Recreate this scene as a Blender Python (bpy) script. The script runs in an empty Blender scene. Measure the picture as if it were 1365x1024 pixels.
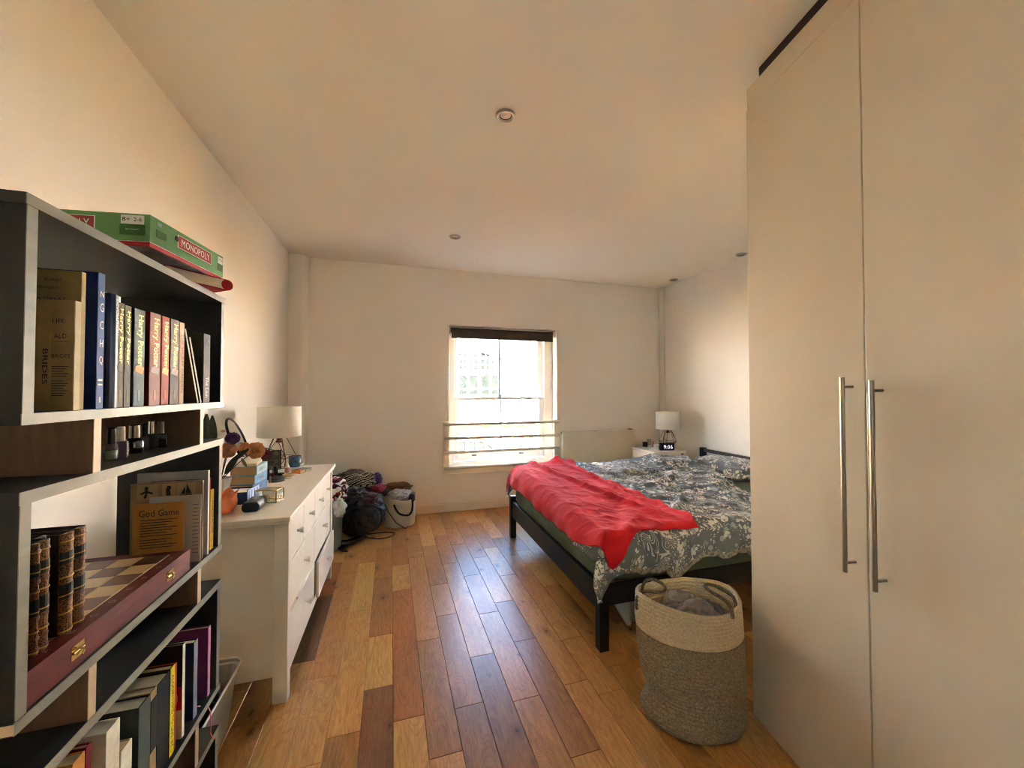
import bpy, bmesh, math, random
from math import sin, cos, tan, pi, radians as RAD
from mathutils import Vector, Matrix, Euler, noise as MN
random.seed(7)
SC = bpy.context.scene
COL = SC.collection
# ------------------------------------------------------------------ camera
F_PX, CAM_H, YAW, PITCH = 513.0, 1.40, RAD(16.66), RAD(1.1)
cd = bpy.data.cameras.new('camera'); cd.sensor_width = 36; cd.lens = 36*F_PX/1365; cd.clip_start = .01
cam = bpy.data.objects.new('camera', cd); COL.objects.link(cam)
cam.location = (0, 0, CAM_H); cam.rotation_euler = (pi/2+PITCH, 0, -YAW)
SC.camera = cam
# ------------------------------------------------------------------ view, sky, sun, exposure
SC.view_settings.view_transform = 'Standard'; SC.view_settings.look = 'None'
SC.view_settings.gamma = 1; SC.view_settings.use_curve_mapping = False
SC.view_settings.exposure = EXPOSURE = 0.0
SKY_STRENGTH, SUN_STRENGTH = 15.0, 340.0
w = bpy.data.worlds.new('sky'); SC.world = w; w.use_nodes = True
wn = w.node_tree; wn.nodes.clear()
wo = wn.nodes.new('ShaderNodeOutputWorld'); wb = wn.nodes.new('ShaderNodeBackground')
wt = wn.nodes.new('ShaderNodeTexCoord'); ws = wn.nodes.new('ShaderNodeSeparateXYZ'); wr = wn.nodes.new('ShaderNodeValToRGB')
wn.links.new(wt.outputs['Generated'], ws.inputs[0]); wn.links.new(ws.outputs['Z'], wr.inputs[0])
wr.color_ramp.elements[0].color = (.42, .68, 1, 1); wr.color_ramp.elements[0].position = 0
wr.color_ramp.elements[1].color = (.25, .50, 1, 1); wr.color_ramp.elements[1].position = .75
wn.links.new(wr.outputs[0], wb.inputs['Color']); wb.inputs['Strength'].default_value = SKY_STRENGTH
wn.links.new(wb.outputs[0], wo.inputs[0])
sl = bpy.data.lights.new('sun', 'SUN'); sl.energy = SUN_STRENGTH; sl.angle = RAD(.6); sl.color = (1, .965, .90)
so = bpy.data.objects.new('sun', sl); COL.objects.link(so)
so.rotation_euler = (RAD(52), 0, RAD(24)); so.location = (0, -5, 12)      # shines from behind this house onto the facade across the street
pl = bpy.data.lights.new('window_portal', 'AREA'); pl.shape = 'RECTANGLE'; pl.size = 1.4; pl.size_y = 1.75
pl.cycles.is_portal = True
po = bpy.data.objects.new('window_portal', pl); COL.objects.link(po); po.location = (1.26, 4.86, 1.3); po.rotation_euler = (-pi/2, 0, 0)
p2 = bpy.data.lights.new('window_portal', 'AREA'); p2.shape = 'RECTANGLE'; p2.size = 1.4; p2.size_y = 1.2; p2.cycles.is_portal = True
q2 = bpy.data.objects.new('window_portal', p2); COL.objects.link(q2); q2.location = (-1.29, -.95, 1.55); q2.rotation_euler = (0, -pi/2, 0)  # portal for the added fill window behind the camera
try:
    SC.cycles.max_bounces = 14; SC.cycles.diffuse_bounces = 10; SC.cycles.glossy_bounces = 5; SC.cycles.transparent_max_bounces = 12
    SC.cycles.sample_clamp_indirect = 120; SC.cycles.use_adaptive_sampling = False; SC.cycles.use_denoising = True; SC.cycles.filter_width = 1.1; SC.cycles.caustics_reflective = False
except Exception: pass
# ------------------------------------------------------------------ points from the survey of the room (pixel ray meets a plane)
_F = Vector((sin(YAW)*cos(PITCH), cos(YAW)*cos(PITCH), sin(PITCH))); _R = Vector((cos(YAW), -sin(YAW), 0)); _U = _R.cross(_F)
_C = Vector((0, 0, CAM_H))
def _ray(u, v): return _F + _R*((u-682.5)/F_PX) - _U*((v-512)/F_PX)
def PX(u, v, x): d = _ray(u, v); return _C + d*(x/d.x)
def PY(u, v, y): d = _ray(u, v); return _C + d*(y/d.y)
def PZ(u, v, z): d = _ray(u, v); return _C + d*((z-CAM_H)/d.z)
def PP(u, v, p, n):
    d = _ray(u, v); n = Vector(n); return _C + d*((Vector(p)-_C).dot(n)/d.dot(n))
# ------------------------------------------------------------------ mesh helper
class MB:
    def __init__(s): s.v = []; s.f = []; s.m = []
    def add(s, vs, fs, mi=0, M=None):
        b = len(s.v)
        for p in vs:
            p = Vector(p)
            s.v.append(M @ p if M is not None else p)
        for f in fs: s.f.append(tuple(b+i for i in f)); s.m.append(mi)
        return s
    def box(s, x0, x1, y0, y1, z0, z1, mi=0, M=None):
        return s.add([(x0,y0,z0),(x1,y0,z0),(x1,y1,z0),(x0,y1,z0),(x0,y0,z1),(x1,y0,z1),(x1,y1,z1),(x0,y1,z1)],
                     [(0,3,2,1),(4,5,6,7),(0,1,5,4),(1,2,6,5),(2,3,7,6),(3,0,4,7)], mi, M)
    def cyl(s, p0, p1, r0, r1=None, n=16, mi=0, M=None, cap=True):
        p0 = Vector(p0); p1 = Vector(p1); r1 = r0 if r1 is None else r1
        d = (p1-p0).normalized(); a = d.orthogonal().normalized(); b = d.cross(a)
        vs = [p0+(a*cos(2*pi*i/n)+b*sin(2*pi*i/n))*r0 for i in range(n)]+[p1+(a*cos(2*pi*i/n)+b*sin(2*pi*i/n))*r1 for i in range(n)]
        fs = [(i, (i+1) % n, n+(i+1) % n, n+i) for i in range(n)]
        if cap: fs += [tuple(range(n-1, -1, -1)), tuple(range(n, 2*n))]
        return s.add(vs, fs, mi, M)
    def lathe(s, prof, n=24, c=(0,0,0), mi=0, M=None, sx=1, sy=1):
        c = Vector(c); vs = []; fs = []; k = len(prof)
        for i in range(n):
            a = 2*pi*i/n
            for r, z in prof: vs.append(c+Vector((r*cos(a)*sx, r*sin(a)*sy, z)))
        for i in range(n):
            j = (i+1) % n
            for q in range(k-1): fs.append((i*k+q, j*k+q, j*k+q+1, i*k+q+1))
        return s.add(vs, fs, mi, M)
    def tube(s, pts, r, n=8, mi=0, M=None, closed=False):
        pts = [Vector(p) for p in pts]; k = len(pts); vs = []; fs = []; prev = None
        for i, p in enumerate(pts):
            if closed: t = (pts[(i+1) % k]-pts[i-1]).normalized()
            else: t = (pts[min(i+1, k-1)]-pts[max(i-1, 0)]).normalized()
            if prev is None: a = t.orthogonal().normalized()
            else:
                a = prev - t*prev.dot(t)
                a = a.normalized() if a.length > 1e-6 else t.orthogonal().normalized()
            prev = a; b = t.cross(a); rr = r[i] if isinstance(r, (list, tuple)) else r
            for j in range(n): vs.append(p+(a*cos(2*pi*j/n)+b*sin(2*pi*j/n))*rr)
        for i in range(k if closed else k-1):
            i2 = (i+1) % k
            for j in range(n):
                j2 = (j+1) % n; fs.append((i*n+j, i*n+j2, i2*n+j2, i2*n+j))
        if not closed: fs += [tuple(range(n-1, -1, -1)), tuple(range((k-1)*n, k*n))]
        return s.add(vs, fs, mi, M)
    def prism(s, poly, z0, z1, mi=0, M=None):
        n = len(poly)
        return s.add([(x, y, z0) for x, y in poly]+[(x, y, z1) for x, y in poly],
                     [tuple(range(n-1, -1, -1)), tuple(range(n, 2*n))]+[(i, (i+1) % n, n+(i+1) % n, n+i) for i in range(n)], mi, M)
    def grid(s, fn, nu, nv, mi=0, M=None, wrap=False):
        vs = [fn(i/nu, j/nv) for j in range(nv+1) for i in range(nu+1)]
        fs = [(j*(nu+1)+i, j*(nu+1)+i+1, (j+1)*(nu+1)+i+1, (j+1)*(nu+1)+i) for j in range(nv) for i in range(nu)]
        return s.add(vs, fs, mi, M)
MW = {}
def mw(o): return MW.get(o.name, Matrix())
def build(mb, name, mats, parent=None, smooth=False, bevel=0, local=False, subsurf=0, thick=0, weld=False, seg=2, offset=-1):
    me = bpy.data.meshes.new(name)
    M = mw(parent) if parent else Matrix()
    inv = M.inverted()
    me.from_pydata([tuple(v) if local or parent is None else tuple(inv @ v) for v in mb.v], [], mb.f)
    mats = mats if isinstance(mats, (list, tuple)) else [mats]
    for m in mats: me.materials.append(m)
    for p, mi in zip(me.polygons, mb.m): p.material_index = mi; p.use_smooth = smooth
    if weld:
        bm = bmesh.new(); bm.from_mesh(me); bmesh.ops.remove_doubles(bm, verts=bm.verts, dist=1e-5); bm.to_mesh(me); bm.free()
    me.update()
    o = bpy.data.objects.new(name, me); COL.objects.link(o)
    if parent: o.parent = parent
    MW[o.name] = M
    if thick:
        md = o.modifiers.new('thickness', 'SOLIDIFY'); md.thickness = thick; md.offset = offset
    if bevel:
        md = o.modifiers.new('bevel', 'BEVEL'); md.width = bevel; md.segments = seg; md.limit_method = 'ANGLE'; md.harden_normals = False
    if subsurf:
        md = o.modifiers.new('smooth', 'SUBSURF'); md.levels = subsurf; md.render_levels = subsurf
    return o
def tag(o, label, cat, group=None):
    o['label'] = label; o['category'] = cat
    if group: o['group'] = group
    return o
def thing(name, label, cat, loc=(0,0,0), rz=0, group=None, rot=None):
    o = bpy.data.objects.new(name, None); COL.objects.link(o); o.empty_display_size = .05
    o.location = loc; o.rotation_euler = rot if rot else (0, 0, rz)
    MW[o.name] = Matrix.LocRotScale(Vector(loc), Euler(o.rotation_euler), None)
    return tag(o, label, cat, group)
def struct(o): o['kind'] = 'structure'; return o
def dup(root, loc, rz=None, label=None, group=None):
    r = root.copy(); COL.objects.link(r); r.location = loc
    if rz is not None: r.rotation_euler = (0, 0, rz)
    if label: r['label'] = label
    if group: r['group'] = group
    for ch in list(root.children):
        c = ch.copy(); COL.objects.link(c); c.parent = r
        for g in ch.children:
            d = g.copy(); COL.objects.link(d); d.parent = c
    return r
def lettering(body, o, ux, uy, mat, parent, name='lettering', lift=.0006, font_shear=0, fit=True, keep=False):
    """flat letters filling the parallelogram o, o+ux, o+ux+uy, o+uy (world)"""
    cu = bpy.data.curves.new('t', 'FONT'); cu.body = body; cu.size = 1; cu.extrude = 0; cu.shear = font_shear; cu.resolution_u = 2; cu.align_x='CENTER'
    tmp = bpy.data.objects.new('t', cu); me = bpy.data.meshes.new_from_object(tmp)
    bpy.data.objects.remove(tmp); bpy.data.curves.remove(cu)
    xs = [v.co.x for v in me.vertices]; ys = [v.co.y for v in me.vertices]
    if not xs: return None
    x0, x1, y0, y1 = min(xs), max(xs), min(ys), max(ys)
    o = Vector(o); ux = Vector(ux); uy = Vector(uy); n = ux.cross(uy).normalized()*lift
    mb = MB(); mb.v = [o+ux*((v.co.x-x0)/(x1-x0))+uy*((v.co.y-y0)/(y1-y0))+n for v in me.vertices]
    mb.f = [tuple(p.vertices) for p in me.polygons]; mb.m = [0]*len(mb.f)
    bpy.data.meshes.remove(me)
    return build(mb, name, mat, parent)
# ------------------------------------------------------------------ materials
def lin(c):
    def f(x): x /= 255; return x/12.92 if x <= .04045 else ((x+.055)/1.055)**2.4
    return (f(c[0]), f(c[1]), f(c[2]), 1)
class NT:
    def __init__(s, name):
        s.mat = bpy.data.materials.new(name); s.mat.use_nodes = True; s.t = s.mat.node_tree
        s.b = s.t.nodes['Principled BSDF']; s.out = s.t.nodes['Material Output']
    def n(s, ty, **kw):
        x = s.t.nodes.new(ty)
        for k, v in kw.items(): setattr(x, k, v)
        return x
    def l(s, a, b): s.t.links.new(a, b)
    def coord(s, scale=(1,1,1), kind='Object', rot=(0,0,0)):
        tc = s.n('ShaderNodeTexCoord'); mp = s.n('ShaderNodeMapping')
        mp.inputs['Scale'].default_value = scale; mp.inputs['Rotation'].default_value = rot
        s.l(tc.outputs[kind], mp.inputs[0]); return mp.outputs[0]
    def noise(s, vec, scale, detail=4, rough=.55, dist=0):
        x = s.n('ShaderNodeTexNoise'); x.inputs['Scale'].default_value = scale; x.inputs['Detail'].default_value = detail
        x.inputs['Roughness'].default_value = rough; x.inputs['Distortion'].default_value = dist
        if vec is not None: s.l(vec, x.inputs['Vector'])
        return x.outputs[0]
    def ramp(s, fac, stops):
        r = s.n('ShaderNodeValToRGB'); s.l(fac, r.inputs[0]); e = r.color_ramp.elements
        while len(e) < len(stops): e.new(.5)
        for el, (p, c) in zip(e, stops): el.position = p; el.color = c if len(c) == 4 else lin(c)
        return r.outputs[0]
    def mix(s, fac, a, b, mode='MIX'):
        m = s.n('ShaderNodeMix', data_type='RGBA', blend_type=mode)
        for sock, val in ((m.inputs[0], fac), (m.inputs[6], a), (m.inputs[7], b)):
            if hasattr(val, 'links'): s.l(val, sock)
            else: sock.default_value = val if not isinstance(val, tuple) or len(val) == 4 else lin(val)
        return m.outputs[2]
    def math(s, op, a, b=0, c=None):
        m = s.n('ShaderNodeMath', operation=op)
        for i, val in enumerate((a, b) + ((c,) if c is not None else ())):
            if hasattr(val, 'links'): s.l(val, m.inputs[i])
            else: m.inputs[i].default_value = val
        return m.outputs[0]
    def bump(s, h, strength=.3, dist=.01):
        b = s.n('ShaderNodeBump'); b.inputs['Strength'].default_value = strength; b.inputs['Distance'].default_value = dist
        s.l(h, b.inputs['Height']); s.l(b.outputs[0], s.b.inputs['Normal'])
    def base(s, c):
        if hasattr(c, 'links'): s.l(c, s.b.inputs['Base Color'])
        else: s.b.inputs['Base Color'].default_value = c if len(c) == 4 else lin(c)
    def set(s, rough=.5, metal=0, **kw):
        s.b.inputs['Roughness'].default_value = rough; s.b.inputs['Metallic'].default_value = metal
        for k, v in kw.items(): s.b.inputs[k.replace('_', ' ')].default_value = v
_mc = {}
def mat(name, c, rough=.5, metal=0, var=.06, vs=8, bump=0, bs=60, coat=0, spec=None, stretch=(1,1,1)):
    """plain surface colour with slight procedural unevenness"""
    if name in _mc: return _mc[name]
    t = NT(name); co = t.coord(stretch)
    n = t.noise(co, vs, 3)
    k = lin(c); d = tuple(max(0, x*(1-var*2)) for x in k[:3])+(1,); u = tuple(min(1, x*(1+var)) for x in k[:3])+(1,)
    t.base(t.ramp(n, [(.3, d), (.7, u)]))
    t.set(rough, metal)
    if bump: t.bump(t.noise(co, bs, 3), bump, .003)
    if coat: t.b.inputs['Coat Weight'].default_value = coat
    if spec is not None: t.b.inputs['Specular IOR Level'].default_value = spec
    _mc[name] = t.mat; return t.mat
def glass_mat(name, tint=(1,1,1), rough=.0, opac=0.0, milk=(200,200,200)):
    if name in _mc: return _mc[name]
    t = NT(name); t.t.nodes.remove(t.b)
    tr = t.n('ShaderNodeBsdfTransparent'); tr.inputs[0].default_value = (*tint, 1)
    gl = t.n('ShaderNodeBsdfGlossy'); gl.inputs['Roughness'].default_value = max(rough, .02)
    fr = t.n('ShaderNodeFresnel'); fr.inputs[0].default_value = 1.45
    ge = t.n('ShaderNodeNewGeometry')            # reflect at the entering face only: the ray is not bent inside
    fo = t.math('MULTIPLY', fr.outputs[0], t.math('SUBTRACT', 1, ge.outputs['Backfacing']))
    m = t.n('ShaderNodeMixShader'); t.l(fo, m.inputs[0]); t.l(tr.outputs[0], m.inputs[1]); t.l(gl.outputs[0], m.inputs[2])
    if opac:
        df = t.n('ShaderNodeBsdfDiffuse'); df.inputs[0].default_value = lin(milk)
        m2 = t.n('ShaderNodeMixShader'); m2.inputs[0].default_value = opac; t.l(m.outputs[0], m2.inputs[1]); t.l(df.outputs[0], m2.inputs[2]); m = m2
    t.l(m.outputs[0], t.out.inputs[0]); _mc[name] = t.mat; return t.mat

# ------------------------------------------------------------------ room shell
RX0, RX1, RY0, RY1, CEIL = -1.077, 3.52, -1.7, 4.535, 2.832
def paint(name, c, rough=.75):
    t = NT(name); co = t.coord()
    n = t.noise(co, 1.3, 4); k = lin(c)
    t.base(t.ramp(n, [(.3, tuple(x*.96 for x in k[:3])+(1,)), (.7, k)])); t.set(rough)
    t.bump(t.noise(co, 160, 4), .10, .002); return t.mat
M_WALL = paint('wall_paint', (238, 234, 226)); M_CEIL = paint('ceiling_paint', (237, 232, 223))
M_TRIM = mat('trim_gloss_paint', (232, 224, 208), .35, var=.02)
WX0, WX1, WZ0, WZ1, WD = .585, 1.955, .50, 2.185, .30
b = MB(); b.box(RX0-.2, WX0, RY1, RY1+WD, -.1, 3.1); b.box(WX1, RX1+.2, RY1, RY1+WD, -.1, 3.1)
b.box(WX0, WX1, RY1, RY1+WD, -.1, WZ0-.02); b.box(WX0, WX1, RY1, RY1+WD, WZ1, 3.1)
struct(build(b, 'wall_far', M_WALL))
VY0, VY1, VZ0, VZ1 = -1.30, -.76, 1.15, 1.85       # added unseen window in the left wall, lets in fill light behind the camera
b = MB(); b.box(RX0-.2, RX0, VY1, RY1+WD, -.1, 3.1); b.box(RX0-.2, RX0, RY0-.2, VY0, -.1, 3.1); b.box(RX0-.2, RX0, VY0, VY1, -.1, VZ0); b.box(RX0-.2, RX0, VY0, VY1, VZ1, 3.1)
struct(build(b, 'wall_left', M_WALL))
b = MB(); x0, x1 = RX0-.15, RX0-.10
for ya, yb in ((VY0, VY0+.05), (VY1-.05, VY1), ((VY0+VY1)/2-.02, (VY0+VY1)/2+.02)): b.box(x0, x1, ya, yb, VZ0, VZ1)
for za, zb in ((VZ0, VZ0+.06), (VZ1-.06, VZ1), (1.53, 1.57)): b.box(x0, x1, VY0, VY1, za, zb)
fill_win = struct(build(b, 'fill_window', M_TRIM))
struct(build(MB().box(RX1, RX1+.2, RY0-.2, RY1+WD, -.1, 3.1), 'wall_right', M_WALL))
struct(build(MB().box(RX0, RX1, RY0-.2, RY0, -.1, 3.1), 'wall_near', M_WALL))
struct(build(MB().box(RX0, RX1, RY0, RY1, CEIL, CEIL+.2), 'ceiling', M_CEIL))
# pipe boxing in both far corners
b = MB(); b.prism([(RX0, RY1), (RX0, RY1-.10), (-.955, RY1-.10), (-.925, RY1-.085), (-.905, RY1-.05), (-.895, RY1)], .0, CEIL)
struct(build(b, 'trim_1', M_WALL, smooth=False, bevel=.01))
b = MB(); b.prism([(RX1, RY1), (RX1-.03, RY1), (RX1-.03, RY1-.10), (RX1, RY1-.10)][::-1], 0, CEIL)
struct(build(b, 'trim_2', M_WALL, bevel=.008))
def skirting(name, x0, x1, y0, y1, side):
    b = MB(); t = .018
    if side == 'far': b.box(x0, x1, y1-t, y1, 0, .095); b.box(x0, x1, y1-t*.6, y1, .095, .108)
    elif side == 'left': b.box(x0, x0+t, y0, y1, 0, .095); b.box(x0, x0+t*.6, y0, y1, .095, .108)
    else: b.box(x1-t, x1, y0, y1, 0, .095); b.box(x1-t*.6, x1, y0, y1, .095, .108)
    return struct(build(b, name, M_TRIM, bevel=.003))
skirting('baseboard_far', RX0+.18, RX1-.03, RY0, RY1, 'far')
skirting('baseboard_left', RX0, RX1, RY0, RY1-.1, 'left')
skirting('baseboard_right', RX0, RX1, RY0, RY1-.1, 'right')

# ------------------------------------------------------------------ floor: every plank its own piece
def wood_floor():
    t = NT('oak_plank'); tc = t.n('ShaderNodeTexCoord'); oi = t.n('ShaderNodeObjectInfo')
    off = t.n('ShaderNodeVectorMath', operation='SCALE'); off.inputs['Scale'].default_value = 37.0
    cmb = t.n('ShaderNodeCombineXYZ'); t.l(oi.outputs['Random'], cmb.inputs[0]); t.l(oi.outputs['Random'], cmb.inputs[2]); t.l(cmb.outputs[0], off.inputs[0])
    ad = t.n('ShaderNodeVectorMath', operation='ADD'); t.l(tc.outputs['Object'], ad.inputs[0]); t.l(off.outputs[0], ad.inputs[1])
    mp = t.n('ShaderNodeMapping'); mp.inputs['Scale'].default_value = (1, .12, 1); t.l(ad.outputs[0], mp.inputs[0])
    fine = t.noise(mp.outputs[0], 90, 6, .65, .6)
    mp2 = t.n('ShaderNodeMapping'); mp2.inputs['Scale'].default_value = (1, .22, 1); t.l(ad.outputs[0], mp2.inputs[0])
    fr_ = t.n('ShaderNodeMapRange'); t.l(fine, fr_.inputs[0]); fr_.inputs[1].default_value = .36; fr_.inputs[2].default_value = .66; fine = fr_.outputs[0]
    smud = t.n('ShaderNodeMapRange'); t.l(t.noise(mp2.outputs[0], 5.0, 5, .65, .8), smud.inputs[0]); smud.inputs[1].default_value = .56; smud.inputs[2].default_value = .80
    big = t.noise(mp2.outputs[0], 7.5, 2, .45, 1.1)
    rings = t.math('FRACT', t.math('MULTIPLY', big, 19))
    rings = t.math('ABSOLUTE', t.math('SUBTRACT', t.math('MULTIPLY', rings, 2), 1))
    rings = t.math('POWER', rings, 3.0)
    cloud = t.noise(mp2.outputs[0], 3.2, 2)
    kn = t.n('ShaderNodeTexVoronoi', voronoi_dimensions='2D'); kn.inputs['Scale'].default_value = 4.2
    mp3 = t.n('ShaderNodeMapping'); mp3.inputs['Scale'].default_value = (1, .62, 1); t.l(ad.outputs[0], mp3.inputs[0]); t.l(mp3.outputs[0], kn.inputs['Vector'])
    sep = t.n('ShaderNodeSeparateColor'); t.l(kn.outputs['Color'], sep.inputs[0])
    size = t.math('MAXIMUM', t.math('MULTIPLY', t.math('SUBTRACT', sep.outputs[0], .52), .17), .0008)
    wob = t.math('MULTIPLY', t.math('SUBTRACT', t.noise(ad.outputs[0], 45, 3), .5), .05)
    kd = t.math('ADD', kn.outputs['Distance'], wob)
    knot = t.n('ShaderNodeMapRange'); t.l(kd, knot.inputs[0]); t.l(size, knot.inputs[2]); knot.inputs[1].default_value = 0
    knot.inputs[3].default_value = 1; knot.inputs[4].default_value = 0
    col = t.mix(t.math('MULTIPLY', rings, .34), oi.outputs['Color'], (0.38, .27, .15, 1), 'MULTIPLY')
    col = t.mix(t.math('MULTIPLY', fine, .55), col, (.50, .41, .31, 1), 'MULTIPLY')
    col = t.mix(t.math('MULTIPLY', cloud, .35), col, (1, .90, .72, 1), 'OVERLAY')
    col = t.mix(t.math('MULTIPLY', smud.outputs[0], .6), col, (.30, .17, .09, 1), 'MULTIPLY')
    halo = t.n('ShaderNodeMapRange'); t.l(kd, halo.inputs[0]); t.l(t.math('MULTIPLY', size, 3.2), halo.inputs[2]); halo.inputs[3].default_value = .55; halo.inputs[4].default_value = 0
    col = t.mix(halo.outputs[0], col, (.30, .18, .10, 1), 'MULTIPLY')
    col = t.mix(knot.outputs[0], col, (.035, .016, .008, 1))
    t.base(col); t.set(.30)
    rg = t.n('ShaderNodeMapRange'); t.l(cloud, rg.inputs[0]); rg.inputs[3].default_value = .24; rg.inputs[4].default_value = .38; t.l(rg.outputs[0], t.b.inputs['Roughness'])
    t.b.inputs['Coat Weight'].default_value = .12; t.b.inputs['Coat Roughness'].default_value = .22; t.b.inputs['Specular IOR Level'].default_value = .42
    t.bump(t.math('ADD', t.math('MULTIPLY', fine, .5), t.math('MULTIPLY', rings, -.3)), .12, .0012)
    return t.mat
M_OAK = wood_floor()
floor = struct(build(MB().box(RX0, RX1, RY0, RY1, -.1, -.0145), 'floor', mat('dark_subfloor', (42, 26, 15), .9)))
BA = RAD(.8)                                  # boards run a touch off the wall line
dN = Vector((cos(BA), sin(BA), 0)); dT = Vector((-sin(BA), cos(BA), 0))
PWID = .1293
p0 = PZ(523.6, 900, 0); S0 = p0.dot(dN)
joints = {}
for u, v in [(543,958),(502,917),(430,903),(480,815),(507,847),(533,787),(570,853),(593,1007),(622,941),(593,820),(701,931),(640,874),(650,815),
             (629,767),(697.7,853.6),(671,802),(464,764.6),(488.7,750),(509,770.8),(532.8,753),(554,743),(550,735),(573.8,727.7),(585,779),(600.5,751),
             (610.7,725.6),(602.5,704.7),(626,713),(640.5,743),(649.7,817),(676,766.6),(660,717.4),(680.5,741),(541,714),(767,909.6),(809,923.6),
             (761,851),(779,1005),(814,888.7),(403.6,882.7),(324,966)]:
    q = PZ(u, v, 0); r = math.floor((q.dot(dN)-S0)/PWID); joints.setdefault(r, []).append(q.dot(dT))
tones = [(196,144,84),(178,128,72),(204,156,94),(184,136,80),(164,118,66),(198,148,86),(182,130,74),(208,160,96)]
special = {}                                   # the planks whose tone stands out, found by a point on each
for u, v, c in [(505,960,(136,92,54)),(470,880,(136,92,54)),(400,960,(204,154,90)),(455,960,(204,154,90)),(490,800,(218,172,100)),(545,870,(182,120,64)),(545,1000,(208,158,88)),(500,880,(212,166,96)),
                (600,980,(168,122,72)),(645,960,(144,104,62)),(700,1000,(144,102,60)),(690,880,(190,138,82)),(395,880,(122,86,52)),(430,790,(166,112,64)),(530,760,(212,162,94)),(540,720,(178,122,66))]:
    q = PZ(u, v, 0); special[(math.floor((q.dot(dN)-S0)/PWID), u, v)] = (q.dot(dT), c)
rp = random.Random(11)
FT0, FT1 = RY0, RY1
for r in range(-14, 31):
    s0 = S0+r*PWID; s1 = s0+PWID
    js = sorted(joints.get(r, [])); js = [j for i, j in enumerate(js) if i == 0 or j-js[i-1] > .06]
    lo = js[0] if js else rp.uniform(1.2, 2.2); hi = js[-1] if js else lo
    if not js: js = [lo]
    while js[0] > FT0+.5: js.insert(0, js[0]-rp.uniform(.45, 1.05))
    while js[-1] < FT1+.02: js.append(js[-1]+rp.uniform(.4, .95))
    for a, c in zip(js[:-1], js[1:]):
        if c-a < .05: continue
        # clip to the room
        g = .0006; pts = [(s0+g, a+g), (s1-g, a+g), (s1-g, c-g), (s0+g, c-g)]
        W = [dN*s+dT*tt for s, tt in pts]
        if max(p.x for p in W) < RX0+.02 or min(p.x for p in W) > RX1-.02 or min(p.y for p in W) > RY1 or max(p.y for p in W) < RY0: continue
        if max(p.y for p in W) < .2 and not (-6 < r < 14): continue
        cen = sum(W, Vector())/4
        W = [Vector((min(max(p.x, RX0), RX1), min(max(p.y, RY0), RY1), 0)) for p in W]
        if (W[0]-W[2]).length < .05 or (W[1]-W[0]).length < .02 or (W[3]-W[0]).length < .03: continue
        h = rp.uniform(-.0008, 0); ch = .0014
        top = [(p, h) for p in W]
        vs = []
        for k in range(4): vs.append(Vector((W[k].x, W[k].y, -.014)))
        for k in range(4): vs.append(Vector((W[k].x, W[k].y, h-ch)))
        for k in range(4):
            i = W[k]+((W[k-1]-W[k]).normalized()+(W[(k+1) % 4]-W[k]).normalized())*ch
            vs.append(Vector((i.x, i.y, h)))
        mb = MB(); mb.add([v_-cen for v_ in vs], [(0,1,5,4),(1,2,6,5),(2,3,7,6),(3,0,4,7),(4,5,9,8),(5,6,10,9),(6,7,11,10),(7,4,8,11),(8,9,10,11)])
        o = build(mb, 'plank', M_OAK, None); o.parent = floor; o.location = cen
        col = rp.choice(tones)
        for (rr, u, v), (tt, cc) in special.items():
            if rr == r and a < tt < c: col = cc
        k = rp.uniform(.94, 1.05); L = lin(col); o.color = (L[0]*k, L[1]*k, L[2]*k, 1)
# ------------------------------------------------------------------ window: box sash in the far wall
M_WHITE = mat('white_gloss_paint', (238, 236, 230), .3, var=.02)
M_REVEAL = M_WALL
win = struct(build(MB().box(WX0-.0, WX0+.085, RY1+.15, RY1+WD, WZ0, WZ1).box(WX1-.115, WX1, RY1+.15, RY1+WD, WZ0, WZ1)
      .box(WX0+.085, WX1-.115, RY1+.15, RY1+WD, WZ1-.075, WZ1).box(WX0+.085, WX1-.115, RY1+.15, RY1+WD+.04, WZ0-.03, WZ0+.05)
      .box(WX0+.085, WX0+.097, RY1+.215, RY1+.225, WZ0, WZ1).box(WX1-.127, WX1-.115, RY1+.215, RY1+.225, WZ0, WZ1), 'window_1', M_WHITE, bevel=.003))
SX0, SX1 = WX0+.088, WX1-.118
MIDX = (SX0+SX1)/2+.005
def sash(name, y, z0, z1, botr, topr):
    st = .042
    b = MB().box(SX0, SX0+st, y, y+.038, z0, z1).box(SX1-st-.02, SX1, y, y+.038, z0, z1)
    b.box(SX0+st, SX1-st-.02, y, y+.038, z0, z0+botr).box(SX0+st, SX1-st-.02, y, y+.038, z1-topr, z1)
    s = build(b, name, M_WHITE, win, bevel=.003)
    build(MB().box(MIDX-.014, MIDX+.014, y+.002, y+.034, z0+botr, z1-topr), 'glazing_bar', M_WHITE, s, bevel=.004)
    for xa, xb in ((SX0+st, MIDX-.011), (MIDX+.011, SX1-st-.02)):
        build(MB().box(xa-.004, xb+.004, y+.016, y+.020, z0+botr-.004, z1-topr+.004), 'glass_pane', glass_mat('window_glass'), s)
    return s
up = sash('sash', RY1+.232, 1.325, WZ1-.07, .035, .05)
lo = sash('sash', RY1+.172, WZ0+.055, 1.325, .105, .030)
M_BRASS = mat('dull_brass', (150, 140, 110), .35, 1)
for xx in (.92, 1.53):                                   # sash lifts
    build(MB().box(xx-.028, xx+.028, RY1+.160, RY1+.172, .605, .622).box(xx-.020, xx+.020, RY1+.145, RY1+.164, .612, .618), 'sash_lift', mat('grey_metal', (120,118,110), .4, .9), lo, bevel=.002)
build(MB().box(MIDX-.035, MIDX+.03, RY1+.185, RY1+.225, 1.325, 1.335).cyl((MIDX, RY1+.2, 1.335), (MIDX+.012, RY1+.2, 1.375), .009, .005, 10), 'sash_catch', mat('grey_metal', (120,118,110)), lo)
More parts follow.
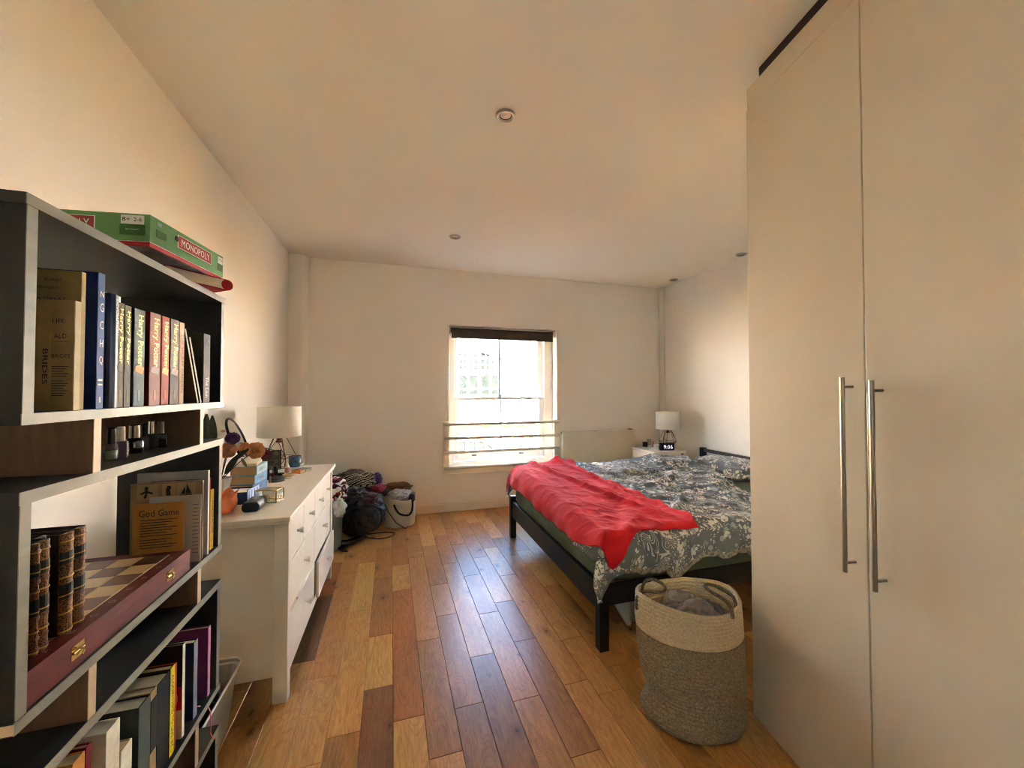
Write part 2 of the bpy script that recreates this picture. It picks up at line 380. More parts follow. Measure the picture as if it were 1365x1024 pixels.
sill = struct(build(MB().box(WX0, WX1, RY1-.0, RY1+.16, WZ0-.02, WZ0+.004), 'trim_3', M_WHITE, bevel=.003))
# flush casing round the lower half that carries the safety bars
b = MB().box(WX0-.07, WX0+.005, RY1-.018, RY1, .43, 1.045).box(WX1-.045, WX1+.035, RY1-.018, RY1, .43, 1.045).box(WX0+.005, WX1-.045, RY1-.018, RY1, .43, .497)
b.box(WX0-.085, WX1+.045, RY1-.026, RY1-.018, .43, .440)
struct(build(b, 'trim_4', M_TRIM, bevel=.003))
b = MB().box(WX0-.012, WX0+.004, RY1-.004, RY1+.15, WZ0, WZ1).box(WX1-.004, WX1+.010, RY1-.004, RY1+.15, WZ0, WZ1)
struct(build(b, 'trim_5', M_TRIM, bevel=.004))
g = thing('window_guard', 'cream painted safety rails fixed across the lower half of the sash window', 'window guard', (1.27, RY1, .45))
for zl, zr in ((1.012, 1.018), (.852, .85), (.690, .69), (.508, .518)):
    mb = MB().tube([(WX0-.052, RY1-.034, zl), (WX1+.018, RY1-.034, zr)], .017, 12)
    r = build(mb, 'rail', M_TRIM, g, smooth=True)
    for x, z in ((WX0-.04, zl), (WX1+.005, zr)):
        build(MB().cyl((x, RY1-.019, z), (x, RY1-.050, z), .006, .006, 10), 'screw', mat('screw_metal', (140,125,100), .4, .8), r)
# roller blind
bl = thing('roller_blind', 'dark grey roller blind rolled up at the top of the window', 'blind', (1.27, RY1+.07, 2.15))
MBK = mat('blind_cloth', (70, 58, 50), .85, bump=.3, bs=300)
build(MB().tube([(WX0+.03, RY1+.075, 2.135), (WX1-.03, RY1+.075, 2.135)], .028, 20), 'roller', MBK, bl, smooth=True)
build(MB().box(WX0+.035, WX1-.035, RY1+.046, RY1+.048, 2.045, 2.135), 'blind_cloth', MBK, bl)
build(MB().box(WX0+.035, WX1-.035, RY1+.042, RY1+.052, 2.035, 2.052), 'bottom_bar', MBK, bl, bevel=.003)
build(MB().box(WX0+.006, WX1-.006, RY1+.03, RY1+.12, 2.168, 2.182), 'head_rail', mat('blind_rail', (178,168,150), .5), bl, bevel=.002)
for x in (WX0+.016, WX1-.026): build(MB().box(x, x+.008, RY1+.035, RY1+.115, 2.09, 2.17), 'bracket', mat('blind_bracket', (170,160,145), .5), bl, bevel=.003)
build(MB().tube([(WX1-.014, RY1+.09, 2.10), (WX1-.010, RY1+.06, 1.7), (WX1-.012, RY1+.05, 1.35), (WX1-.006, RY1+.055, 1.3)], .0022, 6), 'pull_chain', M_TRIM, bl)

# ------------------------------------------------------------------ across the street
FY = 14.5
def stucco(name, c, scale=3):
    t = NT(name); co = t.coord()
    n = t.noise(co, scale, 5); k = lin(c)
    t.base(t.ramp(n, [(.3, tuple(x*.9 for x in k[:3])+(1,)), (.7, k)])); t.set(.9); return t.mat
M_STUC = stucco('white_render', (244, 240, 230)); 
tb = NT('yellow_brick'); br = tb.n('ShaderNodeTexBrick'); tb.l(tb.coord((1,1,1), rot=(pi/2,0,0)), br.inputs[0])
br.inputs['Color1'].default_value = lin((196,160,96)); br.inputs['Color2'].default_value = lin((168,130,72)); br.inputs['Mortar'].default_value = lin((205,195,172))
br.inputs['Scale'].default_value = 2.2; br.inputs['Mortar Size'].default_value = .012; tb.base(br.outputs[0]); tb.set(.9)
bd = thing('street_building', 'sunlit pale building with big arched windows seen through the sash window', 'building', (3.5, FY, -8))
zc = PY(660, 563, FY).z
mb = MB().box(-45, 60, FY, FY+1, zc, 4.15)
build(mb, 'upper_wall', M_STUC, bd)
build(MB().box(-45, 60, FY+.02, FY+1, -9, zc), 'lower_wall', tb.mat, bd)
build(MB().box(-45, 60, FY-.22, FY, zc-.02, zc+.12).box(-45, 60, FY-.10, FY, PY(660,547,FY).z-.04, PY(660,547,FY).z+.04), 'cornice', M_STUC, bd, bevel=.02)
M_PANE = mat('far_window_glass', (20, 24, 22), .2, var=.2, vs=2, spec=.25)
def pane(u0, v0, u1, v1, name='pane'):
    a = PY(u0, v0, FY); c = PY(u1, v1, FY)
    return MB().box(a.x, c.x, FY-.035, FY-.005, min(a.z, c.z), max(a.z, c.z))
xl, xr = PY(603,470,FY).x, PY(668,470,FY).x; fr = MB()
for (v0, v1) in ((471,475.5),(479,485),(487.5,492.5)):
    for (u0, u1) in ((611.5,616),(618,620.5),(627,629.5),(632,636),(641.5,646),(648,652),(654,658)):
        if v0 == 471 and u0 > 650: v0_ = 475
        else: v0_ = v0
        build(pane(u0, v0_, u1, v1), 'pane', M_PANE, bd)
for (v0, v1) in ((500,517),(519.5,525.5),(529,533)):
    for (u0, u1) in ((612,622),(626,636),(641.5,652),(654.5,664)):
        build(pane(u0, v0, u1, v1), 'pane', M_PANE, bd)
cx, cz = PY(624, 560, FY).x, 0
arc = [PY(u, v, FY) for u, v in ((607,470.5),(614,468.6),(624,467.4),(634,468),(643,469.8),(652,472.5),(661,475.8),(669,479))]
build(MB().tube([(p.x, FY-.06, p.z) for p in arc], .045, 6), 'arch_moulding', mat('stone_moulding', (34,28,20), .9), bd)
# white joinery between panes
wf = MB()
for u in (610,623.8,638.8,653.2,665.5):
    a = PY(u, 474, FY); c = PY(u, 533, FY); wf.box(a.x-.05, a.x+.05, FY-.06, FY-.002, c.z, a.z)
build(wf, 'window_mullions', M_WHITE, bd)
# lower arched opening with glass behind a curved brick head
oa = [PY(u, v, FY) for u, v in ((600,588),(640,588),(650,592),(656,596),(662,604),(666,616))]
poly = [(p.x, p.z) for p in oa]+[(oa[-1].x, -6), (oa[0].x, -6)]
Mr = Matrix(((1,0,0,0),(0,0,-1,0),(0,1,0,0),(0,0,0,1)))
build(MB().prism([(x, z) for x, z in poly], -FY-.0, -FY+.03, 0, Matrix(((1,0,0,0),(0,0,-1,0),(0,1,0,0),(0,0,0,1))) @ Matrix.Translation((0,0,0))), 'arched_glazing', mat('far_green_glass', (24,30,26), .2, var=.1, spec=.3), bd)
build(MB().tube([(p.x, FY-.04, p.z+.04) for p in oa], .05, 6), 'brick_arch', tb.mat, bd)
for u in (609, 622, 635, 647):
    a = PY(u, 588, FY); build(MB().box(a.x-.05, a.x+.05, FY-.09, FY-.03, -6, PY(u, 588.5 if u < 640 else 592, FY).z), 'mullion', M_WHITE, bd)
M_PIPE = mat('drain_pipe', (26, 22, 17), .7)
a = PY(705.7, 455, FY); c = PY(705.7, 556, FY); d_ = PY(708.5, 566, FY); e_ = PY(708, 600, FY)
build(MB().tube([(a.x, FY-.12, 4.1), (c.x, FY-.12, c.z)], .035, 8), 'drain_pipe', M_PIPE, bd)
build(MB().tube([(d_.x+.15, FY-.12, d_.z+.1), (d_.x, FY-.12, d_.z-.1), (e_.x, FY-.12, -6)], .04, 8), 'drain_pipe', M_PIPE, bd)
gr = struct(build(MB().box(-50, 65, RY1+WD+.2, FY+4, -9.2, -9), 'ground', stucco('pavement', (150,145,138), .6)))

# ------------------------------------------------------------------ ceiling downlights
M_STEEL = mat('brushed_steel', (176, 170, 158), .28, 1, var=.05, stretch=(1,1,12), vs=30)
M_LENS = mat('lamp_lens', (215, 205, 190), .12, 0, coat=1)
names = ['recessed steel ceiling spotlight nearest the camera, in the middle of the ceiling', 'small recessed spotlight in the ceiling in front of the window',
         'recessed spotlight in the far right corner of the ceiling above the bedside lamp', 'recessed spotlight half hidden at the top left edge of the wardrobe']
for (x, y), nm in zip(((.533, 1.897), (.508, 3.537), (3.394, 4.109), (3.437, 3.138)), names):
    t = thing('downlight', nm, 'ceiling light', (x, y, CEIL), group='recessed ceiling spotlights')
    build(MB().lathe([(.050,.004),(.052,-.004),(.047,-.010),(.040,-.011),(.034,-.006),(.031,.004)], 32, (x, y, CEIL)), 'trim_ring', M_STEEL, t, smooth=True)
    build(MB().lathe([(.031,-.001),(.028,.002),(.015,-.004),(.0,-.006)], 24, (x, y, CEIL)), 'lamp_lens', M_LENS, t, smooth=True)
    build(MB().lathe([(.033,.001),(.030,-.0035),(.027,-.002),(.027,.002)], 24, (x, y, CEIL)), 'inner_ring', mat('dark_ring', (50,42,35), .4, .5), t, smooth=True)

# ------------------------------------------------------------------ wardrobe
WA = RAD(11.2); wd = thing('wardrobe', 'tall off-white glossy fitted wardrobe with long steel bar handles on the right', 'wardrobe', (1.481, 1.321, 0), -WA)
M_WARD = NT('wardrobe_gloss'); co = M_WARD.coord(); nn = M_WARD.noise(co, 2, 3); M_WARD.base(M_WARD.ramp(nn, [(.3, (196,183,160)), (.7, (203,190,168))])); M_WARD.set(.22)
M_WARD.b.inputs['Coat Weight'].default_value = .3; M_WARD.b.inputs['Coat Roughness'].default_value = .08; M_WARD.bump(M_WARD.noise(co, 40, 2), .02, .002); M_WARD = M_WARD.mat
DW = .507; ZT = 2.645
b = MB().box(.022, .60, -4*DW, -.002, .0, ZT).box(.03, .60, -4*DW, -.002, ZT+.004, ZT+.10)
build(b, 'carcass', M_WARD, wd, local=True, bevel=.002)
b = MB().box(.006, .029, -4*DW, -.0, ZT+.006, ZT+.098)
build(b, 'filler_strip', M_WARD, wd, local=True, bevel=.002)
build(MB().box(.05, .58, -4*DW, -.02, ZT+.1, CEIL-.001), 'shade_strip', mat('gap_shade', (52,36,24), .9), wd, local=True)  # dark block in the ceiling gap: shade above the wardrobe put into colour
Winv = mw(wd).inverted(); nW = mw(wd).to_3x3() @ Vector((1,0,0)); pW = Vector((1.481, 1.321, 0))
M_HAND = mat('handle_steel', (158, 146, 128), .36, 1, var=.08, stretch=(1,1,.1), vs=60)
for i in range(4):
    y1 = -i*DW-.0015; y0 = -(i+1)*DW+.0015
    d = build(MB().box(0, .02, y0, y1, .006, ZT), 'door', M_WARD, wd, local=True, bevel=.003)
    if i < 2:
        if i == 0: ut, vt, ub, vb = 1122, 503, 1127, 763
        else: ut, vt, ub, vb = 1161, 507, 1167, 789
    off = nW*-.036
    if i < 2:
        T = Winv @ PP(ut, vt, pW+off, nW); Bm = Winv @ PP(ub, vb, pW+off, nW); yy = (T.y+Bm.y)/2; zt, zb = T.z, Bm.z
    else: yy = y0+.06 if i == 2 else y1-.06
    mb = MB().cyl((-.036, yy, zb), (-.036, yy, zt), .0065, .0065, 20)
    h = build(mb, 'handle', M_HAND, d, local=True, smooth=False, bevel=.001)
    for z in (zt-.03, zb+.03): build(MB().cyl((-.036, yy, z), (0, yy, z), .0045, .0045, 12), 'bracket', M_HAND, h, local=True, smooth=True)
    print('HANDLE', i, yy, zt, zb)
# this house and its neighbours, outside the room (they shade the street)
b = MB(); b.box(-16, RX0-.21, RY1-.1, RY1+WD, -9, 6.2); b.box(RX1+.21, 22, RY1-.1, RY1+WD, -9, 6.2)
b.box(RX0-.21, RX1+.21, RY1-.1, RY1+WD, -9, -.12); b.box(RX0-.21, RX1+.21, RY1-.1, RY1+WD, 3.11, 6.2)
struct(build(b, 'wall_outside', stucco('house_render', (205, 196, 178)), bevel=0))
# ------------------------------------------------------------------ radiator
M_RAD = mat('radiator_enamel', (226, 217, 198), .4, var=.02)
rd = thing('radiator', 'flat white panel radiator on the far wall between window and bedside table', 'radiator', (2.5, RY1-.06, .30))
build(MB().box(1.985, 3.03, RY1-.105, RY1-.088, .33, .895), 'front_panel', M_RAD, rd, bevel=.006)
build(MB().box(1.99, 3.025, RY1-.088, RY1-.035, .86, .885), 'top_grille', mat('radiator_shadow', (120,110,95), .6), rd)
build(MB().box(1.985, 3.03, RY1-.045, RY1-.032, .35, .88), 'rear_panel', M_RAD, rd, bevel=.004)
for x in (2.15, 2.85): build(MB().box(x, x+.03, RY1-.035, RY1, .4, .82), 'wall_bracket', M_RAD, rd)
build(MB().box(2.95, 3.0, RY1-.10, RY1-.05, .893, .905), 'air_vent', mat('grey_metal', (120,118,110)), rd, bevel=.003)
build(MB().tube([(3.03, RY1-.07, .38), (3.07, RY1-.07, .38), (3.07, RY1-.07, .0)], .009, 8), 'pipe', M_RAD, rd, smooth=True)

# ------------------------------------------------------------------ cloth helpers
def fb(x, y, z=0, o=3):
    s = 0; a = 1; f = 1
    for _ in range(o): s += a*MN.noise(Vector((x*f, y*f, z+7.3*_))); a *= .5; f *= 2.03
    return s
def ridge(x, y, z=0): return max(0, 1-abs(MN.noise(Vector((x, y, z))))*3.2)**2
def bend(p, e, r):
    if p >= e: return p, 0.
    s = e-p
    if s < r*pi/2: return e-r*sin(s/r), r*(1-cos(s/r))
    return e-r, r+(s-r*pi/2)
def bendhi(p, e, r):
    a, d = bend(-p, -e, r); return -a, d
def smooth(t): t = max(0, min(1, t)); return t*t*(3-2*t)
def lerp(a, b, t): return a+(b-a)*t
def piecewise(t, pts):
    for (a, va), (b_, vb) in zip(pts[:-1], pts[1:]):
        if t <= b_: return lerp(va, vb, max(0, (t-a)/(b_-a)))
    return pts[-1][1]

# ------------------------------------------------------------------ bed
M_BLK = mat('black_brown_wood', (17, 15, 14), .5, var=.15, stretch=(1,1,8), vs=20)
bed = thing('bed', 'double bed with black wooden frame, low foot rail and slim headboard', 'bed', (2.25, 2.72, 0))
BX0, BX1, BY0, BY1 = 1.05, 3.45, 1.862, 3.60
for x, y, h in ((BX0, BY0, .385), (BX0, BY1-.055, .395), (BX1-.05, BY0, .74), (BX1-.05, BY1+.05, .745)):
    build(MB().box(x, x+.055, y, y+.055, 0, h), 'leg', M_BLK, bed, bevel=.004)
build(MB().box(BX0+.012, BX0+.04, BY0+.055, BY1-.055, .20, .345), 'foot_rail', M_BLK, bed, bevel=.003)
build(MB().box(BX0+.055, BX1-.05, BY0+.012, BY0+.036, .235, .345), 'side_rail', M_BLK, bed, bevel=.003)
build(MB().box(BX0+.055, BX1-.05, BY1-.036, BY1-.012, .235, .345), 'side_rail', M_BLK, bed, bevel=.003)
build(MB().box(BX1-.04, BX1-.008, BY0+.055, BY1+.06, .70, .735), 'headboard_rail', M_BLK, bed, bevel=.003)
build(MB().box(BX1-.035, BX1-.012, BY0+.055, BY1+.05, .30, .56), 'headboard_panel', M_BLK, bed, bevel=.003)
for k in range(14): build(MB().box(BX0+.15+k*.155, BX0+.22+k*.155, BY0+.04, BY1-.04, .315, .332), 'slat', mat('slat_wood', (170,135,90), .6), bed)
t = NT('green_sheet'); co = t.coord(); t.base(t.ramp(t.noise(co, 5, 3), [(.3, (86,100,80)), (.7, (100,113,92))])); t.set(.85); t.bump(t.noise(co, 9, 4), .5, .02); M_GRN = t.mat
mt = MB()
def matt(u, v):
    a = 2*pi*u; n = 5.0; cxm, cym, hx, hy = (BX0+.02+BX1-.08)/2, (BY0+BY1)/2, (BX1-.1-BX0)/2, (BY1-BY0)/2-.002
    zt = v*2-1; 
    k = (max(0, 1-abs(zt)**6))**(1/6) if abs(zt) < 1 else 0
    c, s_ = cos(a), sin(a); rr = (abs(c)**12+abs(s_)**12)**(-1/12)
    x = c*rr; y = s_*rr
    zz = .462+zt*.122
    w_ = .012*fb(x*3, y*3, zt*2)*k
    return (cxm+x*(hx-.05+.05*k)+w_*c, cym+y*(hy-.05+.05*k)+w_*s_, zz + (.006*fb(a*3, 1, 2) if zt < -.5 else 0))
mt.grid(matt, 160, 18); n0 = len(mt.v); mt.f.append(tuple(range(18*161, 19*161-1))); mt.m.append(0)
ms = build(mt, 'mattress', M_GRN, bed, smooth=True)

def floral():
    t = NT('floral_cotton'); co = t.coord()
    dn = t.n('ShaderNodeTexNoise'); dn.inputs['Scale'].default_value = 6; dn.inputs['Detail'].default_value = 2; t.l(co, dn.inputs['Vector'])
    ds = t.n('ShaderNodeVectorMath', operation='MULTIPLY_ADD'); t.l(dn.outputs['Color'], ds.inputs[0]); ds.inputs[1].default_value = (.09,.09,.09); t.l(co, ds.inputs[2])
    def vor(scale, vec=None):
        v = t.n('ShaderNodeTexVoronoi'); v.inputs['Scale'].default_value = scale; t.l(vec or ds.outputs[0], v.inputs['Vector']); return v
    def less(a, b): return t.math('LESS_THAN', a, b)
    big = t.noise(co, 3.4, 2)
    v1 = vor(40); fl = less(v1.outputs['Distance'], .50)                  # petals
    c1 = vor(11); cc = less(c1.outputs['Distance'], .44)                  # gathered into blossoms
    blossoms = t.math('MULTIPLY', fl, cc)
    n2 = t.noise(t.coord((1.0, .45, .6), rot=(0, 0, .5)), 13, 1, .5, .9)  # fanning grass strokes
    st = less(t.math('ABSOLUTE', t.math('SUBTRACT', t.math('FRACT', t.math('MULTIPLY', n2, 11)), .5)), .12)
    stems = t.math('MULTIPLY', st, t.math('GREATER_THAN', big, .53))
    v3 = vor(15, t.coord((1, .4, 1), rot=(0, 0, 1.0)))
    lv = t.math('MULTIPLY', less(v3.outputs['Distance'], .25), less(big, .50))
    v4 = vor(75); dots = t.math('MULTIPLY', less(v4.outputs['Distance'], .30), t.math('GREATER_THAN', t.noise(co, 8, 2), .52))
    pat = t.math('MAXIMUM', t.math('MAXIMUM', blossoms, dots), t.math('MAXIMUM', stems, lv))
    ground = t.ramp(t.noise(co, 6, 3), [(.3, (98,108,113)), (.7, (116,126,129))])
    light = t.mix(lv, (216,215,206), (164,173,174))
    t.base(t.mix(pat, ground, light)); t.set(.75)
    t.b.inputs['Sheen Weight'].default_value = .3
    t.bump(t.noise(co, 26, 4, .6), .30, .012); return t.mat
M_FLO = floral()
def dtop(x, y):
    z = .598+.075*smooth((y-1.9)/1.6)
    z += .020*fb(x*1.7, y*1.9, 3, 2)+.030*ridge(x*2.2+.3*y, y*3.4, 1.5)*smooth((x-1.2)/.8)+.016*ridge(x*5.5, y*4.5+x*2, 4)+.010*ridge(x*9+y*5, y*11, 8)+.006*fb(x*14, y*14, 2)
    z += .05*math.exp(-((x-2.62)**2/.12+(y-3.35)**2/.05))
    return z
def duv(p, q, lift=0., flat=0.):
    x, dx = bend(p, 1.13, .08); y, dy = bend(q, 1.925, .075)
    if q > 3.50: y, dyh = bendhi(q, 3.50, .09); dy += dyh
    z = dtop(max(p, 1.05), min(max(q, 1.86), 3.6))
    if flat: z = lerp(z, .612+.075*smooth((q-1.9)/1.6)+.012*fb(p*2, q*2, 3, 2), flat)
    wob = .018*sin(p*17+2*sin(p*5))+.012*fb(p*8, q*3, 5)
    if dy > .02 and q < 2: y -= (wob+.012)*smooth(dy/.12)
    if dx > .02: x -= ((.015 if not flat else .005)*sin(q*15+2*sin(q*4))+.012)*smooth(dx/.12)
    if dx > 0 and dy > 0 and q < 2: k = smooth(min(dx, dy)/.08); x -= .02*k; y -= .02*k
    zz = z-(math.sqrt(dx*dx+dy*dy) if q < 3 else dx+dy)
    return Vector((x-lift*smooth(dx/.08), y-lift*smooth(dy/.08)*(1 if q < 3 else -1), zz+lift*(1-smooth(max(dx, dy)/.1))))
def qlo(p): return 1.655+.022*sin(p*11+1)+.018*sin(p*23)+.05*smooth((p-1.5)/.8)-.05*math.exp(-((p-1.04)/.10)**2)+.03*math.exp(-((p-1.3)/.12)**2)
def phi(q): return piecewise(q, [(1.6, 2.42), (2.23, 2.55), (3.24, 2.99), (3.8, 3.08)])+.02*sin(q*9)
def dfn(u, v):
    q0 = lerp(1.66, 3.74, v); p = lerp(.955, phi(q0), u); q = lerp(qlo(p), 3.74+.02*sin(p*8), v)
    return duv(p, q)
dm = MB().grid(dfn, 230, 190)
for k in range(230*3): dm.m[k] = 1 if (k % 230) > 34+5*(k//230) else 0
duvet = build(dm, 'duvet', [M_FLO, mat('duvet_reverse', (164,160,146), .85, var=.35, vs=60)], None, smooth=True, thick=.022, offset=-1)
tag(duvet, 'crumpled grey green duvet with a pale floral print spread over the bed', 'duvet')
# pillow
def pillow(name, cx_, cy_, cz_, hx, hy, hz, rz, tilt, label, seed=1):
    t_ = thing(name, label, 'pillow', (cx_, cy_, cz_))
    def f(u, v):
        a = u*2*pi; b_ = (v-.5)*pi
        cx2 = cos(a); sx2 = sin(a); rr = (abs(cx2)**3.4+abs(sx2)**3.4)**(-1/3.4); k = cos(b_)**.42 if cos(b_) > 1e-6 else 0
        x, y, z = cx2*rr*k, sx2*rr*k, sin(b_)
        z *= (1-.45*min(1, (x*x*y*y))) 
        q = Vector((x*hx, y*hy, z*hz*(1-.25*max(abs(x), abs(y))**3)))
        q += Vector((0, 0, .012*fb(x*3, y*3, seed)+.014*ridge(x*3+y*2, y*4, seed)))
        q.rotate(Euler((0, tilt, rz))); return Vector((cx_, cy_, cz_))+q
    build(MB().grid(f, 64, 32), 'pillowcase', M_FLO, t_, smooth=True, weld=True); return t_
pillow('pillow', 3.12, 3.08, .640, .225, .37, .072, .10, -.20, 'floral pillow propped against the black headboard rail')
# red fleece blanket across the foot of the bed
t = NT('red_fleece'); co = t.coord(); n1 = t.noise(co, 6, 4); n2 = t.noise(co, 210, 2)
t.base(t.mix(t.math('MULTIPLY', n2, .35), t.ramp(n1, [(.3, (196,14,22)), (.7, (226,24,34))]), (150,6,14), 'MIX')); t.set(.92)
t.b.inputs['Sheen Weight'].default_value = .4; t.b.inputs['Sheen Roughness'].default_value = .4; t.b.inputs['Sheen Tint'].default_value = (1,.25,.3,1)
t.bump(t.math('ADD', t.noise(co, 14, 3), t.math('MULTIPLY', n2, .35)), .55, .006); M_RED = t.mat
def bl_lo(p): return piecewise(p, [(.9, 1.90), (1.02, 1.78), (1.12, 1.72), (1.20, 1.82), (1.34, 1.90), (1.55, 1.87), (1.74, 1.86), (1.9, 1.88)])
def bl_hi_p(q): return piecewise(q, [(1.6, 1.70), (1.9, 1.74), (2.4, 1.72), (2.9, 1.62), (3.3, 1.62), (3.7, 1.70)])
def bfn(u, v):
    q0 = lerp(1.70, 3.68, v)
    p = lerp(piecewise(q0, [(1.70, 1.10), (1.80, 1.04), (1.95, .985), (2.2, .955), (3.2, .93), (3.7, .90)])+.004*sin(q0*9), bl_hi_p(q0)+.012*sin(q0*21), u)
    q = lerp(bl_lo(p), 3.68-.03*u, v)
    P = duv(p, q, .016, .65)
    # long gathers fanning out from the near corner, and one running the length of the bed
    ang = math.atan2(q-1.62, p-.9); rad_ = math.hypot(q-1.62, p-.9)
    P.z += .014*max(0, sin(ang*11+1.5*fb(p*2, q*2, 2)))**2*smooth(rad_/.25)*smooth((1.15-rad_)/.5)*(1 if u > .05 else .4)
    P.z += .030*math.exp(-((p-(1.40+.16*sin(q*1.6-1.3)))/.028)**2)*smooth((q-2.0)/.3)*smooth((u-.02)/.1)
    P.z += .020*math.exp(-((p-(1.56+.05*sin(q*3)))/.02)**2)*smooth((q-1.95)/.2)+.018*smooth((u-.93)/.07)*(.5+.5*sin(q*26))
    P.z += .006*fb(p*9, q*5, 4)+.05*math.exp(-((q-3.56)/.12)**2)*smooth((p-1.25)/.3)*(.75+.25*sin(p*30))
    if u < .12: P.x -= .004*sin(q*30)*(.12-u)/.12
    return P
blk = build(MB().grid(bfn, 120, 190), 'blanket', M_RED, None, smooth=True, thick=.010, offset=-1)
tag(blk, 'bright red fleece blanket thrown across the foot of the bed', 'blanket')

# white step stool stored under the bed
M_WPL = mat('white_plastic', (214, 208, 196), .45, var=.03)
st_ = thing('folding_step', 'white folding step lying under the near side of the bed', 'step stool', (1.35, 2.15, 0))
A = PZ(819, 804, .17); 
build(MB().add([PZ(818.5,804,.19), PZ(845,800,.19), PZ(841,834,.05), PZ(836,834,.05), PZ(818.5,804,.175)-Vector((0,-.02,0)), PZ(845,800,.175)+Vector((0,.02,0)), PZ(841,834,.035)+Vector((0,.02,0)), PZ(836,834,.035)+Vector((0,.02,0))],
      [(0,3,2,1),(4,5,6,7),(0,1,5,4),(1,2,6,5),(2,3,7,6),(3,0,4,7)]), 'side_panel', M_WPL, st_, bevel=.003)
B_ = PZ(842, 812, .16)
build(MB().box(B_.x, B_.x+.34, B_.y, B_.y+.018, .155, .19).box(B_.x, B_.x+.34, B_.y, B_.y+.018, .085, .135).box(B_.x, B_.x+.02, B_.y, B_.y+.018, .085, .19).box(B_.x+.32, B_.x+.34, B_.y, B_.y+.018, .0, .19), 'cross_panel', M_WPL, st_, bevel=.003)
build(MB().box(B_.x+.02, B_.x+.32, B_.y+.02, B_.y+.22, .175, .19), 'tread', M_WPL, st_, bevel=.003)

# ------------------------------------------------------------------ chest of drawers
M_DR = mat('dresser_paint', (236, 230, 218), .38, var=.02)
DZ, DF, DY0, DY1, DB = .84, -.468, 1.975, 3.215, -.985
dr = thing('chest_of_drawers', 'wide white chest of drawers with conical knobs along the left wall', 'chest of drawers', (-.72, 2.6, 0))
build(MB().box(DB, -.452, 1.94, 3.262, .818, DZ), 'top_board', M_DR, dr, bevel=.004)
build(MB().box(DB+.01, -.46, 1.955, 3.25, .803, .818), 'top_moulding', M_DR, dr, bevel=.004)
for x0, x1, y0, y1 in ((DF-.058, DF+.002, DY0, DY0+.05), (DF-.058, DF+.002, DY1-.05, DY1), (DB+.012, DB+.06, DY0, DY0+.05), (DB+.012, DB+.06, DY1-.05, DY1)):
    build(MB().box(x0, x1, y0, y1, 0, .803), 'leg', M_DR, dr, bevel=.003)
for y in (DY0+.012, DY1-.03): 
    p_ = build(MB().box(DB+.06, DF-.058, y, y+.016, .165, .803), 'side_panel', M_DR, dr)
    build(MB().box(DB+.06, DF-.058, y-.006, y+.02, .118, .165), 'side_rail', M_DR, p_, bevel=.003)
build(MB().box(DF-.03, DF-.004, DY0+.05, DY1-.05, .100, .148).box(DF-.03, DF-.004, DY0+.05, DY1-.05, .790, .803).box(DF-.03, DF-.004, DY0+.05, DY1-.05, .590, .597).box(DF-.03, DF-.004, DY0+.05, DY1-.05, .366, .373), 'front_frame', M_DR, dr, bevel=.002)
build(MB().box(DB+.02, DF-.03, DY0+.03, DY1-.03, .15, .80), 'inner_case', mat('dresser_inside', (150,144,132), .7), dr)
ya, yb = DY0+.053, DY1-.053; ym = (ya+yb)/2
def knob(y, z, x, par):
    build(MB().lathe([(0,0),(.007,0),(.0065,.008),(.010,.016),(.0145,.026),(.0150,.030),(.013,.032),(0,.032)], 20, M=Matrix.Translation((x, y, z)) @ Matrix.Rotation(pi/2, 4, 'Y')), 'knob', M_DR, par, smooth=True)
def drawer(y0, y1, z0, z1, kn, out=0):
    x = DF-.006+out
    d = build(MB().box(x-.018, x, y0, y1, z0, z1), 'drawer', M_DR, dr, bevel=.003)
    if out: build(MB().box(x-.32, x-.02, y0+.01, y0+.022, z0+.01, z1-.03), 'drawer_side', M_DR, d)
    for y in kn: knob(y, (z0+z1)/2+.01, x, d)
w4 = (yb-ya)/4
for k in range(4): drawer(ya+k*w4+.0015, ya+(k+1)*w4-.0015, .598, .789, [ya+(k+.5)*w4])
drawer(ya+.001, ym-.002, .375, .588, [(ya+ym)/2+.02]); drawer(ym+.002, yb-.001, .375, .588, [(ym+yb)/2])
drawer(ya+.001, ym-.002, .150, .364, [(ya+ym)/2+.02], .004); drawer(ym+.002, yb-.001, .150, .364, [(ym+yb)/2], .028)
build(MB().box(DF-.004, DF-.002, 2.16, 2.175, .366, .371), 'red_thread', mat('red_thread', (170,30,25), .7), dr)

# ------------------------------------------------------------------ bedside table
NX0, NX1, NY0, NY1, NZ = 2.84, 3.275, 3.78, 4.21, .70
nt = thing('bedside_table', 'white bedside drawer unit in the far right corner beside the bed', 'bedside table', (3.05, 4.0, 0))
build(MB().box(NX0-.008, NX1+.005, NY0-.006, NY1+.005, NZ-.018, NZ), 'top_board', M_DR, nt, bevel=.003)
build(MB().box(NX0+.012, NX1, NY0, NY1, .03, NZ-.018), 'case', M_DR, nt, bevel=.002)
for za, zb in ((.05, .26), (.27, .475), (.485, .675)): 
    d = build(MB().box(NX0-.004, NX0+.012, NY0+.004, NY1-.004, za, zb), 'drawer', M_DR, nt, bevel=.003)
build(MB().box(NX1-.07, NX1-.03, NY0-.0015, NY0+.0, NZ-.042, NZ-.032), 'cable_slot', mat('slot_dark', (40,32,26), .8), nt)
build(MB().tube([(3.17, NY0-.004, NZ+.004), (3.17, NY0-.01, NZ-.02), (3.17, NY0-.006, .5), (3.18, NY0-.006, .2)], .0022, 6), 'cable', M_WPL, nt)

